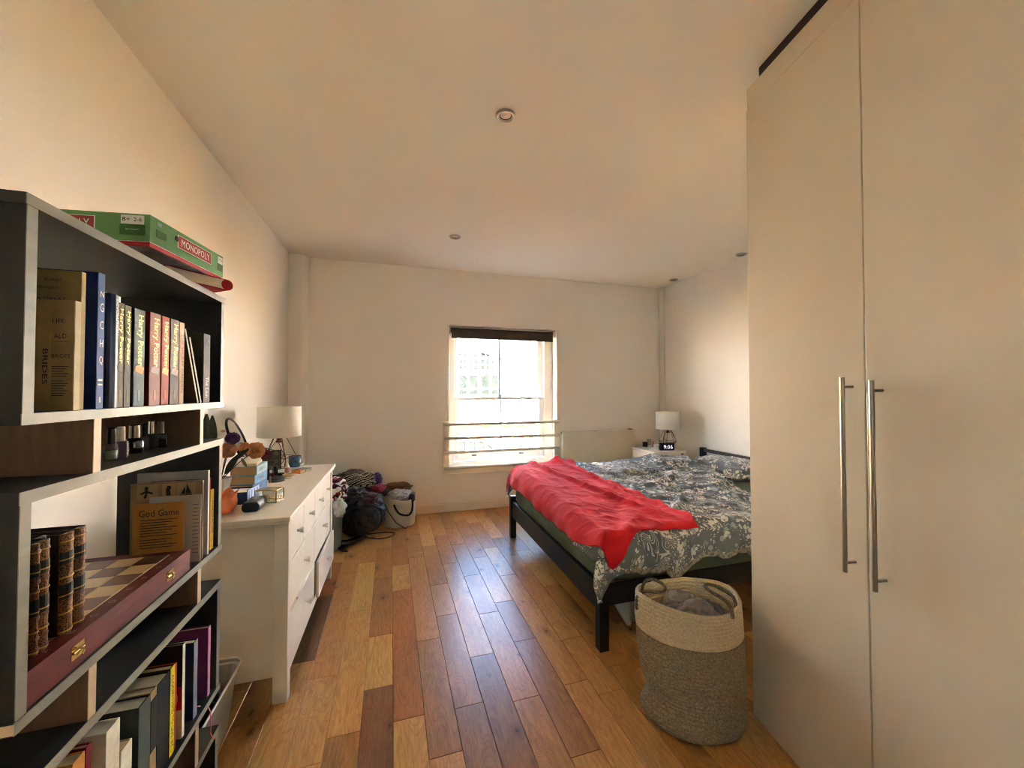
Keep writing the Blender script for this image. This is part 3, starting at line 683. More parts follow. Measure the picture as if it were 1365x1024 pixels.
# ------------------------------------------------------------------ the two matching lamps
M_COP = mat('dark_copper_wire', (104, 66, 52), .35, .9)
t = NT('lampshade_linen'); co = t.coord((1,1,1)); t.base(t.ramp(t.noise(co, 4, 2), [(.3, (232,226,214)), (.7, (240,235,224))])); t.set(.85)
t.bump(t.noise(t.coord((60,60,400)), 6, 2), .15, .001); t.b.inputs['Transmission Weight'].default_value = 0; M_SHADE = t.mat
def lamp(loc, label, rz=0, sh=1.0):
    L = thing('table_lamp', label, 'lamp', loc, rz, 'matching wire lamps with white drum shades')
    n = 5; r1, z1 = .034, .245; r2, z2 = .108, .085; r3, z3 = .045, .004
    P = lambda r, z, k, o=0: (r*cos(2*pi*(k+o)/n), r*sin(2*pi*(k+o)/n), z)
    wires = []
    for k in range(n):
        wires += [(P(r1,z1,k), P(r2,z2,k)), (P(r1,z1,k), P(r2,z2,k-.0)), (P(r1,z1,k), P(r2,z2,k+1)) if k % 2 else (P(r1,z1,k), P(r1,z1,k+1)),
                  (P(r2,z2,k), P(r3,z3,k+.5)), (P(r2,z2,k+1), P(r3,z3,k+.5)), (P(r2,z2,k), P(r2,z2,k+1)), (P(r3,z3,k+.5), P(r3,z3,k+1.5)), (P(r1,z1,k), P(r1,z1,k+1))]
    mb = MB()
    for a, b_ in wires: mb.tube([a, b_], .0022, 6)
    build(mb, 'wire_frame', M_COP, L, local=True, smooth=True)
    build(MB().cyl((0,0,.20), (0,0,.30), .014, .014, 16).cyl((0,0,.19), (0,0,.205), .022, .022, 16), 'lamp_holder', M_COP, L, local=True, smooth=False)
    s = .142*sh; zb, zt = .235, .235+.215*sh
    mb = MB().lathe([(s, zb), (s*.985, zt)], 56)
    sh_ = build(mb, 'lamp_shade', M_SHADE, L, local=True, smooth=True, thick=.0016)
    mb = MB()
    for zz, rr in ((zb+.001, s-.001), (zt-.001, s*.985-.001)): mb.tube([(rr*cos(2*pi*i/48), rr*sin(2*pi*i/48), zz) for i in range(48)], .0018, 6, closed=True)
    for k in range(3): mb.tube([(.012*cos(k*2.094), .012*sin(k*2.094), zb+.03), ((s-.002)*cos(k*2.094), (s-.002)*sin(k*2.094), zt-.004)], .0014, 6)
    build(mb, 'shade_ring', M_SHADE, sh_, local=True, smooth=True)
    build(MB().lathe([(0,.30),(.020,.305),(.028,.335),(.024,.365),(.010,.385),(0,.388)], 20), 'bulb', M_LENS, L, local=True, smooth=True)
    return L
lamp((-.815, 3.17, DZ), 'copper wire table lamp with white drum shade on the white chest of drawers', .3)
lamp((3.215, 4.02, NZ), 'copper wire table lamp with white drum shade on the bedside table', 1.0, 1.0)
# ------------------------------------------------------------------ open bookshelf against the left side
SXF, SXB, SY0, SY1 = -.525, -.78, .745, 1.429
t = NT('charcoal_laminate'); co = t.coord((1, .15, 1)); t.base(t.ramp(t.noise(co, 60, 4), [(.3, (33,30,27)), (.7, (42,38,34))])); t.set(.6); t.bump(t.noise(co, 120, 3), .1, .001); M_CH = t.mat
t = NT('brown_veneer'); co = t.coord((1, 1, .12)); t.base(t.ramp(t.noise(co, 70, 4, .6, .5), [(.3, (98,68,46)), (.7, (118,84,60))])); t.set(.6); M_BV = t.mat
M_EDGE = mat('edge_tape_grey', (132, 129, 116), .5, stretch=(1,.2,1), vs=40)
M_EDGEL = mat('edge_tape_light_brown', (196, 170, 138), .5)
bs = thing('bookshelf', 'tall open-backed charcoal bookshelf of stacked frames beside the left edge of the picture', 'bookshelf', (-.65, 1.09, 0))
def edged(name, x0, x1, y0, y1, z0, z1, body, edge, par, xe=None):
    o = build(MB().box(x0, x1-.0012, y0, y1, z0, z1), name, body, par)
    build(MB().box(x1-.0012, x1, y0, y1, z0, z1), 'front_edging', edge, o)
    return o
frames = [(1.678, 1.695, 1.350, 1.367), (1.233, 1.252, .903, .921), (.792, .811, .472, .489), (.344, .361, .03, .05)]
for i, (a0, a1, b0, b1) in enumerate(frames):
    edged('shelf_board', SXB, SXF, SY0, SY1+.003, a0, a1, M_CH, M_EDGE, bs)
    edged('shelf_board', SXB, SXF, SY0, SY1+.003, b0, b1, M_CH, M_EDGE, bs)
    for y in (SY0+.004, SY1-.018): edged('side_panel', SXB, SXF-.002, y, y+.018, b1, a0, M_CH, M_EDGE, bs)
for (lo_, hi_) in ((1.252, 1.350), (.811, .903), (.361, .472)):
    for y in (.888, 1.283): edged('divider', SXB, SXF-.001, y, y+.018, lo_, hi_, M_BV, M_EDGEL, bs)
build(MB().box(SXB, SXF, SY0-.0008, SY0, .905, .920), 'end_edging', M_EDGEL, bs)

# ------------------------------------------------------------------ books
M_PAGE = mat('book_pages', (222, 208, 178), .85, stretch=(40,40,1), vs=20, var=.12)
M_PAGEW = mat('book_pages_white', (232, 226, 212), .85, stretch=(40,40,1), vs=20, var=.08)
M_GOLD = mat('gold_foil', (240, 196, 96), .45, .6)
M_INK = mat('black_ink', (32, 28, 26), .7); M_WHT = mat('white_ink', (232, 232, 226), .6)
def ckm(c, rough=.6): return mat('book_cloth_%d_%d_%d' % c, c, rough, var=.10, vs=25, spec=.25)
def book(label, loc, w, d, h, c, rz=0, rot=None, spine=None, pages=None, group=None, rough=.6, back=None, ps='white', round_=False):
    """spine faces local +x, thickness along y, standing on z=0"""
    B = thing('book', label, 'book', loc, rz, group, rot)
    cm = ckm(c, rough) if isinstance(c, tuple) else c; t_ = .0022
    mb = MB().box(-d, 0, -w/2, -w/2+t_, 0, h).box(-d, 0, w/2-t_, w/2, 0, h)
    if round_:
        mb.prism([(0, -w/2), (.004, -w/2+w*.12), (.006, 0), (.004, w/2-w*.12), (0, w/2), (-.002, w/2), (-.002, -w/2)], 0, h)
    else: mb.box(-.002, .0004, -w/2, w/2, 0, h)
    build(mb, 'cover', cm, B, local=True, bevel=.0006)
    build(MB().box(-d+.003, -.003, -w/2+t_, w/2-t_, .003, h-.003), 'pages', pages or M_PAGE, B, local=True)
    if spine: build(MB().box(.0004, .0012, -w/2+.0006, w/2-.0006, .0, h), 'spine_panel', ckm(spine) if isinstance(spine, tuple) else spine, B, local=True)
    B['_w'] = w; del B['_w']
    return B
def wloc(B, p): return mw(B) @ Vector(p)
def spine_text(B, txt, w, z0, z1, mat_, wid=.6, x=.0016, down=True, name='lettering'):
    """text running down the spine"""
    hw = w*wid/2
    if down: o = wloc(B, (x, -hw, z1)); ux = wloc(B, (x, -hw, z0))-o; uy = wloc(B, (x, hw, z1))-o; 
    # letters read from top to bottom with their tops towards +y (right)
    return lettering(txt, o, ux, uy, mat_, B, name)
def shelf_book(label, u0, u1, vt, zb, c, xs=-.537, d=.13, vm=None, **k):
    vm = vm or vt+60
    ya_, yb_ = PX(u0, vm, xs).y, PX(u1, vm, xs).y
    h = PX(u1, vt, xs).z-zb
    return book(label, (xs, (ya_+yb_)/2, zb+.0003), yb_-ya_, d, h, c, **k), yb_-ya_, h
ZA = 1.367
GA = 'books on the top shelf'
# 1 tan dust-jacketed book, front board to the camera
B, w_, h_ = shelf_book('short tan dust-jacketed book with cream spine, nearest end of the top shelf', 98, 106.5, 403, ZA, (196,162,112), d=.125, group=GA, spine=(206,192,150), pages=M_PAGE)
yy = -w_/2-.0005
for k, (tx, x0, x1, z0, z1) in enumerate((('LIFE', -.028, -.012, .150, .158), ('ALD', -.026, -.009, .124, .132), ('BRIDES', -.028, -.004, .090, .097))):
    lettering(tx, wloc(B, (x0, yy, z0)), wloc(B, (x1, yy, z0))-wloc(B, (x0, yy, z0)), wloc(B, (x0, yy, z1))-wloc(B, (x0, yy, z0)), M_INK, B)
mb = MB()
for k in range(12): mb.box(-.028, -.006-.003*(k % 3), yy-.0002, yy, .075-k*.0042-(.004 if k > 4 else 0), .0762-k*.0042-(.004 if k > 4 else 0))
mb.box(-.028, -.004, yy-.0002, yy, .118, .1184); build(mb, 'print_lines', M_INK, B, local=True)['kind'] = 'stuff'
build(MB().box(-.048, -.030, yy-.0003, yy, .0, h_-.003), 'jacket_flap', ckm((206,170,116)), B, local=True)
lettering('BRIDES', wloc(B, (-.040, yy-.0004, .105)), Vector((0,0,-.06)), Vector((.007,0,0)), M_INK, B)
B, w_, h_ = shelf_book('taller olive tan hardback behind the short tan book on the top shelf', 107.5, 113.5, 364, ZA, (178,152,100), d=.135, group=GA, xs=-.539)
yy = -w_/2-.0005
for tx, x0, x1, z0, z1 in (('ALMOST', -.050, -.026, .226, .2305), ('THE HANDMAID', -.060, -.030, .212, .2165), ('A GREAT', -.060, -.020, .1925, .197), ('NOVEL OF OUR TIME', -.060, -.018, .184, .190)):
    lettering(tx, wloc(B, (x0, yy, z0)), Vector((x1-x0,0,0)), Vector((0,0,z1-z0)), M_INK, B)
# GCHQ
B, w_, h_ = shelf_book('blue book with G C H Q stacked in white letters on its spine', 128.5, 138, 366, ZA, (22,40,104), d=.14, group=GA, spine=(72,104,168), pages=M_PAGEW, vm=450)  # spine panel: the navy cover with window light put into its colour
for ch, v0, v1 in (('N', 388, 396), ('G', 404, 416), ('C', 428, 439), ('H', 453, 463), ('Q', 475, 487)):
    z1 = PX(133, v0, -.537).z; z0 = PX(133, v1, -.537).z
    lettering(ch, wloc(B, (.0017, -w_*.24, z0-ZA)), wloc(B, (.0017, w_*.24, z0-ZA))-wloc(B, (.0017, -w_*.24, z0-ZA)), Vector((0,0,z1-z0)), M_WHT, B)
build(MB().box(.0013, .0017, -w_*.3, w_*.3, .052, .056).box(.0013, .0017, -w_*.3, w_*.3, .044, .047).box(.0013, .0017, -.001, .001, .012, .022), 'print_lines', M_WHT, B, local=True)['kind'] = 'stuff'
B, w_, h_ = shelf_book('thick slate and navy hardback with a rounded spine painted lit silvery on the top shelf', 142, 154.5, 394, ZA, (34,46,82), d=.15, group=GA, round_=True, rough=.3, spine=None)
build(MB().prism([(.0045, -.004), (.0068, 0), (.0052, w_*.36), (.0015, w_/2), (.0005, w_/2), (.0005, -.004)], .0, h_-.002), 'spine_panel', mat('lit_slate', (88,96,112), .45, .2), B, local=True)  # silvery strip: window light painted on the far half of the spine
lettering('DEVOLUTION', wloc(B, (.0072, -.001, h_-.01)), Vector((0,0,-.07)), Vector((-.001,.009,0)), mat('pale_grey_ink', (190,190,190), .5), B)
# the set of seven with gold script
setb = [((154.8,164), 405, (104,82,58), (92,74,52), 'thin brown', (96,84,60)), ((164.8,173.5), 409, (86,80,44), (76,68,36), 'thin olive green', (70,70,50)), ((177.5,192), 415, (26,40,44), (78,96,100), 'grey blue', (188,140,90)),
        ((198.5,213), 420, (104,14,18), (150,80,62), 'dusty red', (160,110,100)), ((214.5,224.5), 424, (130,30,22), (180,60,26), 'bright orange red', (214,140,70)), ((226.2,237.5), 428, (60,44,40), (94,72,62), 'grey brown', (150,124,110))]
for (uu, vt, cc, sp, nm, ac) in setb:
    B, w_, h_ = shelf_book('%s book with gold script on its spine, one of the matching set' % nm, uu[0], uu[1], vt, ZA, cc, d=.14, group='matching books with gold spines', spine=sp)
    spine_text(B, 'Harry Potter', w_, h_*.42, h_-.012, M_GOLD, .62)
    rr = random.Random(int(uu[0])); mb = MB()
    for k in range(26):
        z = rr.uniform(h_*.45, h_-.004); y = rr.uniform(-w_*.44, w_*.44); mb.box(.0016, .0019, y-.0004, y+.0004, z-.0005, z+.0005)
    build(mb, 'gold_specks', M_GOLD, B, local=True)['kind'] = 'stuff'
    build(MB().prism([(-w_*.42, .36*h_), (w_*.3, .33*h_), (w_*.42, .40*h_), (0, .43*h_), (-w_*.35, .41*h_)], 0, .0004, M=Matrix(((0,0,1,.0013),(1,0,0,0),(0,1,0,0),(0,0,0,1)))), 'picture', ckm(ac), B, local=True)
    build(MB().box(.0013, .0016, -w_*.1, w_*.1, .012, .035), 'print_lines', ckm(tuple(min(255, int(x*1.3)) for x in sp)), B, local=True)
B, w_, h_ = shelf_book('slim cream paperback beside the matching set on the top shelf', 238.6, 245, 431, ZA, (196,156,114), d=.12, group=GA)
spine_text(B, 'THE SECRET GARDEN', w_, .03, h_-.03, mat('rust_ink', (150,80,50), .7), .45)
for k, (ut, ub, vt, cc, nm) in enumerate(((246.5, 263.5, 432, (70,48,26), 'brown'), (252.5, 267.5, 443, (26,24,24), 'black'))):
    x = -.540; yt = PX(ut, vt+6, x); yb_ = PX(ub, 533, x); L = (yt.z-ZA-.002); ang = math.atan2(yb_.y-yt.y, L); 
    B = book('thin %s book leaning to the left near the end of the top shelf' % nm, (x, yb_.y, ZA+.0008), .0075, .115, L/cos(ang), cc, rot=(ang, 0, 0), group=GA, pages=M_PAGEW, spine=(190,184,168))
B, w_, h_ = shelf_book('dark olive book with a grey spine at the far end of the top shelf', 270.5, 279, 447, ZA, (52,48,24), d=.12, group=GA, spine=(76,66,58))
spine_text(B, 'The Lion', w_, .015, .075, mat('pale_ink', (160,150,140), .6), .5)
lettering('K', wloc(B, (.0017, -w_*.3, h_-.035)), wloc(B, (.0017, w_*.3, h_-.035))-wloc(B, (.0017, -w_*.3, h_-.035)), Vector((0,0,.028)), M_INK, B)

# ------------------------------------------------------------------ board game box and the book under it
M_GREEN = mat('game_box_green', (96, 152, 88), .35, var=.08, vs=6); M_REDBOX = mat('game_box_red', (170, 24, 38), .4)
gb = thing('board_game_box', 'green and red board game box lettered MONOPOLY on top of the bookshelf', 'board game', (-.536, 1.061, 1.728), RAD(-7.8))
build(MB().box(-.40, 0, 0, .28, .011, .072), 'lid', M_GREEN, gb, local=True, bevel=.001)
build(MB().box(-.398, -.002, .002, .278, 0, .0100), 'base_tray', M_REDBOX, gb, local=True, bevel=.001)
build(MB().box(-.396, -.004, .004, .276, -.0006, 0), 'underside_print', mat('dark_print', (170,166,168), .5, var=.3, vs=30), gb, local=True)
build(MB().box(-.399, -.001, .001, .279, .0098, .0112), 'lid_rim', M_WHT, gb, local=True)
M_DG = mat('game_dark_green', (52,110,44), .4); M_REDL = mat('game_logo_red', (168,38,40), .4)
def on_side(y0, y1, z0, z1, m, nm, lift=.0006): return build(MB().box(0, lift, y0, y1, z0, z1), nm, m, gb, local=True)   # long side facing the room
def on_end(x0, x1, z0, z1, m, nm, lift=.0006): return build(MB().box(x0, x1, -lift, 0, z0, z1), nm, m, gb, local=True)
on_side(.088, .222, .030, .062, M_WHT, 'logo_border'); on_side(.090, .220, .0315, .0605, M_REDL, 'logo_panel', .0010)
on_side(.018, .050, .030, .046, M_DG, 'label'); on_side(.254, .276, .046, .066, M_WHT, 'age_label'); on_side(.254, .276, .026, .046, M_DG, 'label')
on_side(.020, .034, .056, .064, mat('pale_blue_print', (140,180,160), .5), 'maker_mark')
on_end(-.232, -.108, .027, .062, M_WHT, 'logo_border'); on_end(-.230, -.110, .0285, .0605, M_REDL, 'logo_panel', .0010)
on_end(-.058, -.012, .048, .068, M_WHT, 'age_label'); on_end(-.060, -.010, .023, .047, M_DG, 'label')
def gl(txt, p, ux, uz, m): lettering(txt, wloc(gb, p), wloc(gb, (p[0]+ux[0], p[1]+ux[1], p[2]))-wloc(gb, p), Vector((0,0,uz)), m, gb)
gl('MONOPOLY', (.0012, .100, .037), (0, .112), .018, M_WHT); gl('MONOPOLY', (-.222, -.0012, .034), (.104, 0), .020, M_WHT)
gl('8+', (-.055, -.0008, .054), (.016, 0), .009, M_INK); gl('2-6', (-.032, -.0008, .054), (.016, 0), .009, M_INK); gl('8+ 2-6', (.0008, .257, .054), (0, .016), .007, M_INK)
gl('fast trading game', (-.048, -.0008, .034), (.026, 0), .004, M_WHT); gl('the property trading board game', (.0008, .12, .0265), (0, .09), .0025, M_INK)
build(MB().lathe([(0,0),(.006,.001),(.007,.008),(.003,.012),(0,.013)], 10, (.001, .084, .044), sx=.3), 'logo_figure', mat('ink_grey', (60,60,60), .5), gb, local=True)
a_ = math.atan2(.77, .63)
B = book('white paged book with red spine jutting out under the game box', (-.553, 1.374, 1.6955), .175, .14, .029, (164,22,34), rz=a_, pages=M_PAGEW)
# lying flat: rebuilt as a horizontal book (cover boards above and below)
for ch in list(B.children): bpy.data.objects.remove(ch)
build(MB().box(-.15, 0, -.10, .10, 0, .002).box(-.15, 0, -.10, .10, .029, .031), 'cover', ckm((164,22,34)), B, local=True, bevel=.0006)
build(MB().tube([(0, -.10, .0155), (0, .10, .0155)], .0153, 14), 'spine', ckm((164,22,34)), B, local=True, smooth=True)
build(MB().box(-.147, .002, -.097, .097, .002, .029), 'pages', mat('page_edges_flat', (224,214,196), .8, stretch=(1,1,60), vs=20, var=.15), B, local=True)

# ------------------------------------------------------------------ nail polish bottles between the top two frames
M_CLEAR = glass_mat('clear_glass', (.93,.95,.93), .03, .06, (220,230,220))
def polish(label, u, v, wd_, hb, hc, cb, cc, metal=0, square=False, glass=False, txt=None):
    p = PZ(u, v, 1.2525); t_ = thing('nail_polish', label, 'nail polish', tuple(p), .35, 'nail polish bottles on the shelf')
    bm_ = M_CLEAR if glass else mat('polish_%d_%d_%d' % cb, cb, .08, coat=1)
    r = wd_/2
    if square: build(MB().box(-r, r, -r*.7, r*.7, 0, hb), 'bottle', bm_, t_, local=True, bevel=.003)
    else: build(MB().lathe([(0,0),(r*.9,0),(r,.004),(r,hb*.75),(r*.8,hb*.93),(r*.45,hb),(0,hb)], 20), 'bottle', bm_, t_, local=True, smooth=True)
    if glass: build(MB().lathe([(0,.003),(r*.75,.003),(r*.8,hb*.6),(0,hb*.6)], 16), 'polish', mat('green_grey_polish', (120,130,110), .2), t_, local=True, smooth=True)
    rc = r*.62
    build(MB().lathe([(0,hb),(rc,hb),(rc*.93,hb+hc-.002),(rc*.8,hb+hc),(0,hb+hc)], 20), 'cap', mat('cap_%d_%d_%d' % cc, cc, .25, metal), t_, local=True, smooth=False, bevel=.0006)
    if txt: lettering(txt, wloc(t_, (r+.0006 if square else r+.0004, r*.35, .004)), Vector((0,0,hb*.75)), (mw(t_).to_3x3() @ Vector((0,-r*.7,0))), M_WHT if not metal else mat('yellow_print', (226,220,140), .5), t_)
    return t_
polish('clear nail polish bottle with a tall black cap, nearest the camera', 148, 614, .024, .036, .034, (160,170,160), (24,24,30), glass=True)
polish('lilac square nail polish bottle with a white cap and white lettering', 161, 611, .023, .038, .032, (104,88,112), (228,222,212), square=True, txt='Barry M')
polish('wide dark nail polish bottle with a broad silver cap', 179, 604, .034, .036, .032, (46,42,40), (170,160,146), .8)
polish('narrow smoky nail polish bottle between two silver capped ones', 192.5, 600, .020, .036, .030, (84,80,74), (34,30,30))
polish('dark nail polish bottle with yellow print and a bright silver cap', 201.5, 598, .022, .038, .034, (52,50,44), (216,208,190), .9, True, txt='Barry M')
polish('squat dark nail polish bottle with grey cap, furthest along the shelf', 214.5, 596, .028, .036, .032, (44,40,38), (140,132,120), .7, True)

# ------------------------------------------------------------------ folding chess board box
ZB = .921
cb_ = thing('chess_box', 'folded wooden chess board box with inlaid squares on the middle shelf', 'chess set', (-.531, .768, ZB+.0003))
t = NT('mahogany'); co = t.coord((1, .2, 1)); t.base(t.ramp(t.noise(co, 45, 4, .6, .4), [(.3, (84,24,14)), (.7, (112,38,22))])); t.set(.5); t.b.inputs['Coat Weight'].default_value = .06; t.b.inputs['Specular IOR Level'].default_value = .3; M_MAH = t.mat
LB, DBX = .482, .246
build(MB().box(-DBX, 0, 0, LB, 0, .027), 'lower_half', M_MAH, cb_, local=True, bevel=.0004)
build(MB().box(-DBX, 0, 0, LB, .0273, .055), 'upper_half', M_MAH, cb_, local=True, bevel=.0004)
sq = .0520; y_0 = (LB-8*sq)/2; x_0 = -.032
M_SQL = mat('light_inlay', (208,170,112), .3, var=.1, vs=30, stretch=(1,.2,1)); M_SQD = mat('dark_inlay', (108,62,40), .3, var=.12, vs=30, stretch=(1,.2,1))
build(MB().box(x_0-4*sq-.002, x_0+.002, y_0-.002, y_0+8*sq+.002, .055, .0554), 'inlay_border', M_SQL, cb_, local=True)
sqm = {}
for i in range(4):
    for j in range(8):
        k = (i+j) % 2
        if k not in sqm:
            o = build(MB().box(-sq+.0004, -.0004, .0004, sq-.0004, 0, .0007), 'square', M_SQD if k else M_SQL, cb_, local=True); sqm[k] = o
        else: o = sqm[k].copy(); COL.objects.link(o); o.parent = cb_
        o.location = (x_0-i*sq, y_0+j*sq, .0552)
for j, ch in enumerate('ABCDEFGH'):
    p = wloc(cb_, (-.010, y_0+(j+.38)*sq, .0553)); lettering(ch, p, Vector((0, .010, 0)), Vector((-.010, 0, 0)), mat('grey_inlay', (150,130,120), .5), cb_)
for y in (.10, .385):
    h_ = build(MB().box(0, .0012, y-.014, y+.014, .016, .026).box(0, .0012, y-.014, y+.014, .030, .040).tube([(.002, y-.012, .028), (.002, y+.012, .028)], .0022, 8), 'brass_clasp', mat('bright_brass', (212,180,100), .25, 1), cb_, local=True)
    build(MB().tube([(.002, y-.01, .034), (.006, y-.004, .036), (.005, y+.004, .030), (.004, y+.010, .022), (.005, y+.003, .018)], .0014, 6), 'hook', mat('bright_brass', (212,180,100), .25, 1), h_, local=True)
# leather-bound volumes standing on it
t = NT('tooled_leather_spine'); co = t.coord(); sx = t.n('ShaderNodeSeparateXYZ'); t.l(co, sx.inputs[0])
wv = t.n('ShaderNodeTexVoronoi'); wv.inputs['Scale'].default_value = 330; t.l(co, wv.inputs['Vector'])
t.base(t.ramp(wv.outputs['Distance'], [(.25, (40,22,14)), (.5, (120,80,34))])); t.set(.45, .3); t.bump(wv.outputs['Distance'], .5, .001); M_TOOL = t.mat
M_LEA = mat('dark_leather', (40, 24, 18), .35, bump=.3, bs=200); M_LAB = mat('dark_green_label', (26, 34, 28), .4)
M_GLT = mat('gilt', (190,142,66), .4, .6)
vols = [(40.5, 48.5, 724, 'nearest, half hidden by the shelf side'), (49.5, 63.5, 717, 'second from the shelf side'), (64.5, 78, 712, 'third, very dark'), (79.5, 96, 707, 'fourth, beside the dark one'), (97, 111.5, 700, 'furthest from the shelf side')]
for i, (u0, u1, vt, nm) in enumerate(vols):
    xs = -.556 if i != 2 else -.575
    zt = ZB+.0565
    ya_, yb_ = PX(u0, 770, -.556).y, PX(u1, 770, -.556).y; w_ = yb_-ya_-.0008; h = PX(u1, vt, -.556).z-zt
    B = thing('book', 'leather bound book with gilt bands, %s' % nm, 'book', (xs, (ya_+yb_)/2, zt), 0, 'leather bound volumes on the chess box')
    mb = MB().box(-.145, -.002, -w_/2, -w_/2+.002, 0, h).box(-.145, -.002, w_/2-.002, w_/2, 0, h)
    build(mb, 'cover', M_LEA, B, local=True, bevel=.0006)
    build(MB().box(-.142, -.004, -w_/2+.002, w_/2-.002, .002, h-.006), 'pages', mat('gilt_pages', (120,100,60), .5, .2), B, local=True)
    arc_ = [(.0085*cos(a)-.002, w_/2*sin(a)) for a in [(-pi/2)+k*pi/8 for k in range(9)]]
    build(MB().prism(arc_, 0, h), 'spine', M_LEA if i == 2 else M_TOOL, B, local=True)
    if i == 2: continue
    for k in range(6):
        z = h*(k+.0)/5.6+.004
        build(MB().prism([(x+.0012, y*1.02) for x, y in arc_], z, z+.0022), 'raised_band', M_GLT, B, local=True)
    for z0, z1 in ((.77, .90), (.42, .58)): build(MB().prism([(x+.0008, y*1.01) for x, y in arc_], h*z0-.012, h*z1-.014), 'title_label', M_LAB, B, local=True)
    for z0 in (.93, .66, .33, .15, .05):
        build(MB().lathe([(0,0),(.0035,0),(.004,.0006),(.0015,.001),(0,.001)], 10, M=Matrix.Translation((.0062, 0, h*z0)) @ Matrix.Rotation(pi/2, 4, 'Y')), 'ornament', mat('dark_red_leather', (90,36,30), .4), B, local=True)

# ------------------------------------------------------------------ leaflets and books standing at the far end of the same shelf
M_BRC = mat('amber_card', (176,120,48), .7, var=.08, vs=12); M_GRC = mat('grey_paper', (176,168,160), .7); M_TNC = mat('tan_card', (150,122,88), .6, var=.15, vs=14)
def sheet(name, label, cat, y, u0, v_t, u1, zb, th, m, pages=None, rot=0, round_=0):
    A = PY(u0, v_t, y); C_ = PY(u1, v_t, y); z1 = PY((u0+u1)/2, v_t, y).z
    t_ = thing(name, label, cat, (C_.x, y, zb+.0004), 0, 'cards and books standing beside the chess box'); W = C_.x-A.x
    build(MB().box(-W, 0, 0, th, 0, z1-zb), 'cover', m, t_, local=True, bevel=.0004)
    return t_, W, z1-zb
S, W, Hh = sheet('rules_leaflet', 'amber rules card headed God Game standing on the chess box end', 'leaflet', 1.236, 177, 671, 246, ZB+.0565, .0012, M_BRC)
lettering('God Game', wloc(S, (-W*.88, -.0004, Hh*.74)), Vector((W*.78,0,0)), Vector((0,0,Hh*.13)), M_INK, S)
mb = MB()
for k in range(11): mb.box(-W*.86, -W*(.14+.10*((k*7) % 3)), -.0003, 0, Hh*(.66-.052*k-(.03 if k > 6 else 0)), Hh*(.675-.052*k-(.03 if k > 6 else 0)))
build(mb, 'print_lines', M_INK, S, local=True)['kind'] = 'stuff'
S, W, Hh = sheet('paper_sheet', 'grey white printed sheet standing just behind the amber card', 'leaflet', 1.298, 199, 661.5, 268, ZB, .0035, M_GRC)
mb = MB()
for k in range(14): mb.box(-W*.16, -W*.04, -.0003, 0, Hh*(.85-.055*k), Hh*(.862-.055*k))
build(mb, 'print_lines', mat('grey_ink', (110,100,100), .7), S, local=True)['kind'] = 'stuff'
S, W, Hh = sheet('picture_booklet', 'brown booklet with small dark pirate and ship pictures behind the grey sheet', 'leaflet', 1.318, 174, 643.5, 270.5, ZB, .006, M_TNC)
def pic(x0, w0, polys, par):
    build(MB().box(x0-.002, x0+w0+.002, -.0004, 0, Hh*.80, Hh*.985), 'picture', mat('picture_ground', (168,142,104), .7), par, local=True)
    for pl_ in polys: build(MB().prism([(x0+a*w0, Hh*(.80+.18*b_)) for a, b_ in pl_], 0, .0008, M=Matrix(((1,0,0,0),(0,0,-1,0),(0,1,0,0),(0,0,0,1)))), 'silhouette', M_INK, par, local=True)
pic(-W*.90, W*.26, [[(.3,.1),(.45,.1),(.5,.45),(.75,.35),(.8,.45),(.5,.6),(.55,.8),(.45,.92),(.35,.8),(.38,.6),(.1,.4),(.2,.35),(.4,.45)]], S)
pic(-W*.56, W*.16, [[(.3,.2),(.7,.2),(.6,.6),(.75,.8),(.4,.9),(.25,.6)]], S)
pic(-W*.36, W*.24, [[(.1,.2),(.9,.2),(.8,.02),(.2,.02)], [(.2,.25),(.48,.25),(.44,.75)], [(.5,.25),(.85,.25),(.55,.95)]], S)
S, W, Hh = sheet('booklet', 'tall white booklet standing behind the brown picture booklet', 'leaflet', 1.346, 183, 630, 277.5, ZB, .010, mat('booklet_grey', (168,160,158), .6))
build(MB().box(-W*.8, -W*.1, -.0003, 0, Hh*.90, Hh*.905), 'print_lines', M_INK, S, local=True)
build(MB().box(0, .0006, .001, .009, 0, Hh), 'spine', M_PAGEW, S, local=True)
B, w_, h_ = shelf_book('thin red book behind the yellow spine on the middle shelf', 277.5, 280.5, 637, ZB, (176,20,30), d=.11, vm=690, xs=-.545)
B, w_, h_ = shelf_book('slim yellow book at the far end of the middle shelf', 280, 284.5, 652, ZB, (232,180,30), d=.045, vm=700)
spine_text(B, 'WORLD ATLAS', w_, .05, h_-.03, mat('brown_ink', (120,80,20), .7), .5)

# ------------------------------------------------------------------ lower shelf books
ZC = .489; GC = 'books on the lower shelf'
M_FRONT = M_INK
def lb(label, u0, u1, vt, c, **k):
    k.setdefault('d', .14); return shelf_book(label, u0, u1, vt, ZC, c, vm=vt+50, group=GC, **k)
lb('small orange brown book lying at the near end of the lower shelf', 96, 112, 1002, (206,140,70), pages=M_PAGE)
lb('thin wine red book low on the lower shelf', 113.5, 121, 990, (112,10,30), d=.10)
lb('cream hardback with white spine, in front of the tall dark books', 160, 174.5, 985, (196,178,152), spine=(232,226,210), d=.16)
lb('navy book with white slip case edge on the lower shelf', 141, 159, 957, (226,220,204), pages=M_PAGEW)
B, w_, h_ = lb('old dark green cloth book with its spine painted lit grey', 184, 199, 927, (44,48,42), spine=(74,82,78), d=.16)  # greyer spine panel: window light painted over the dark green
B, w_, h_ = lb('brown and cream book with black bands beside the old green book', 200, 208.5, 915, (176,142,102), d=.15)
build(MB().box(.0006, .0014, -w_/2, w_/2, .08, h_-.02), 'spine_label', ckm((40,34,30)), B, local=True)
lb('thick black hardback with cream page tops on the lower shelf', 209.5, 225, 896, (22,18,18), pages=M_PAGE)
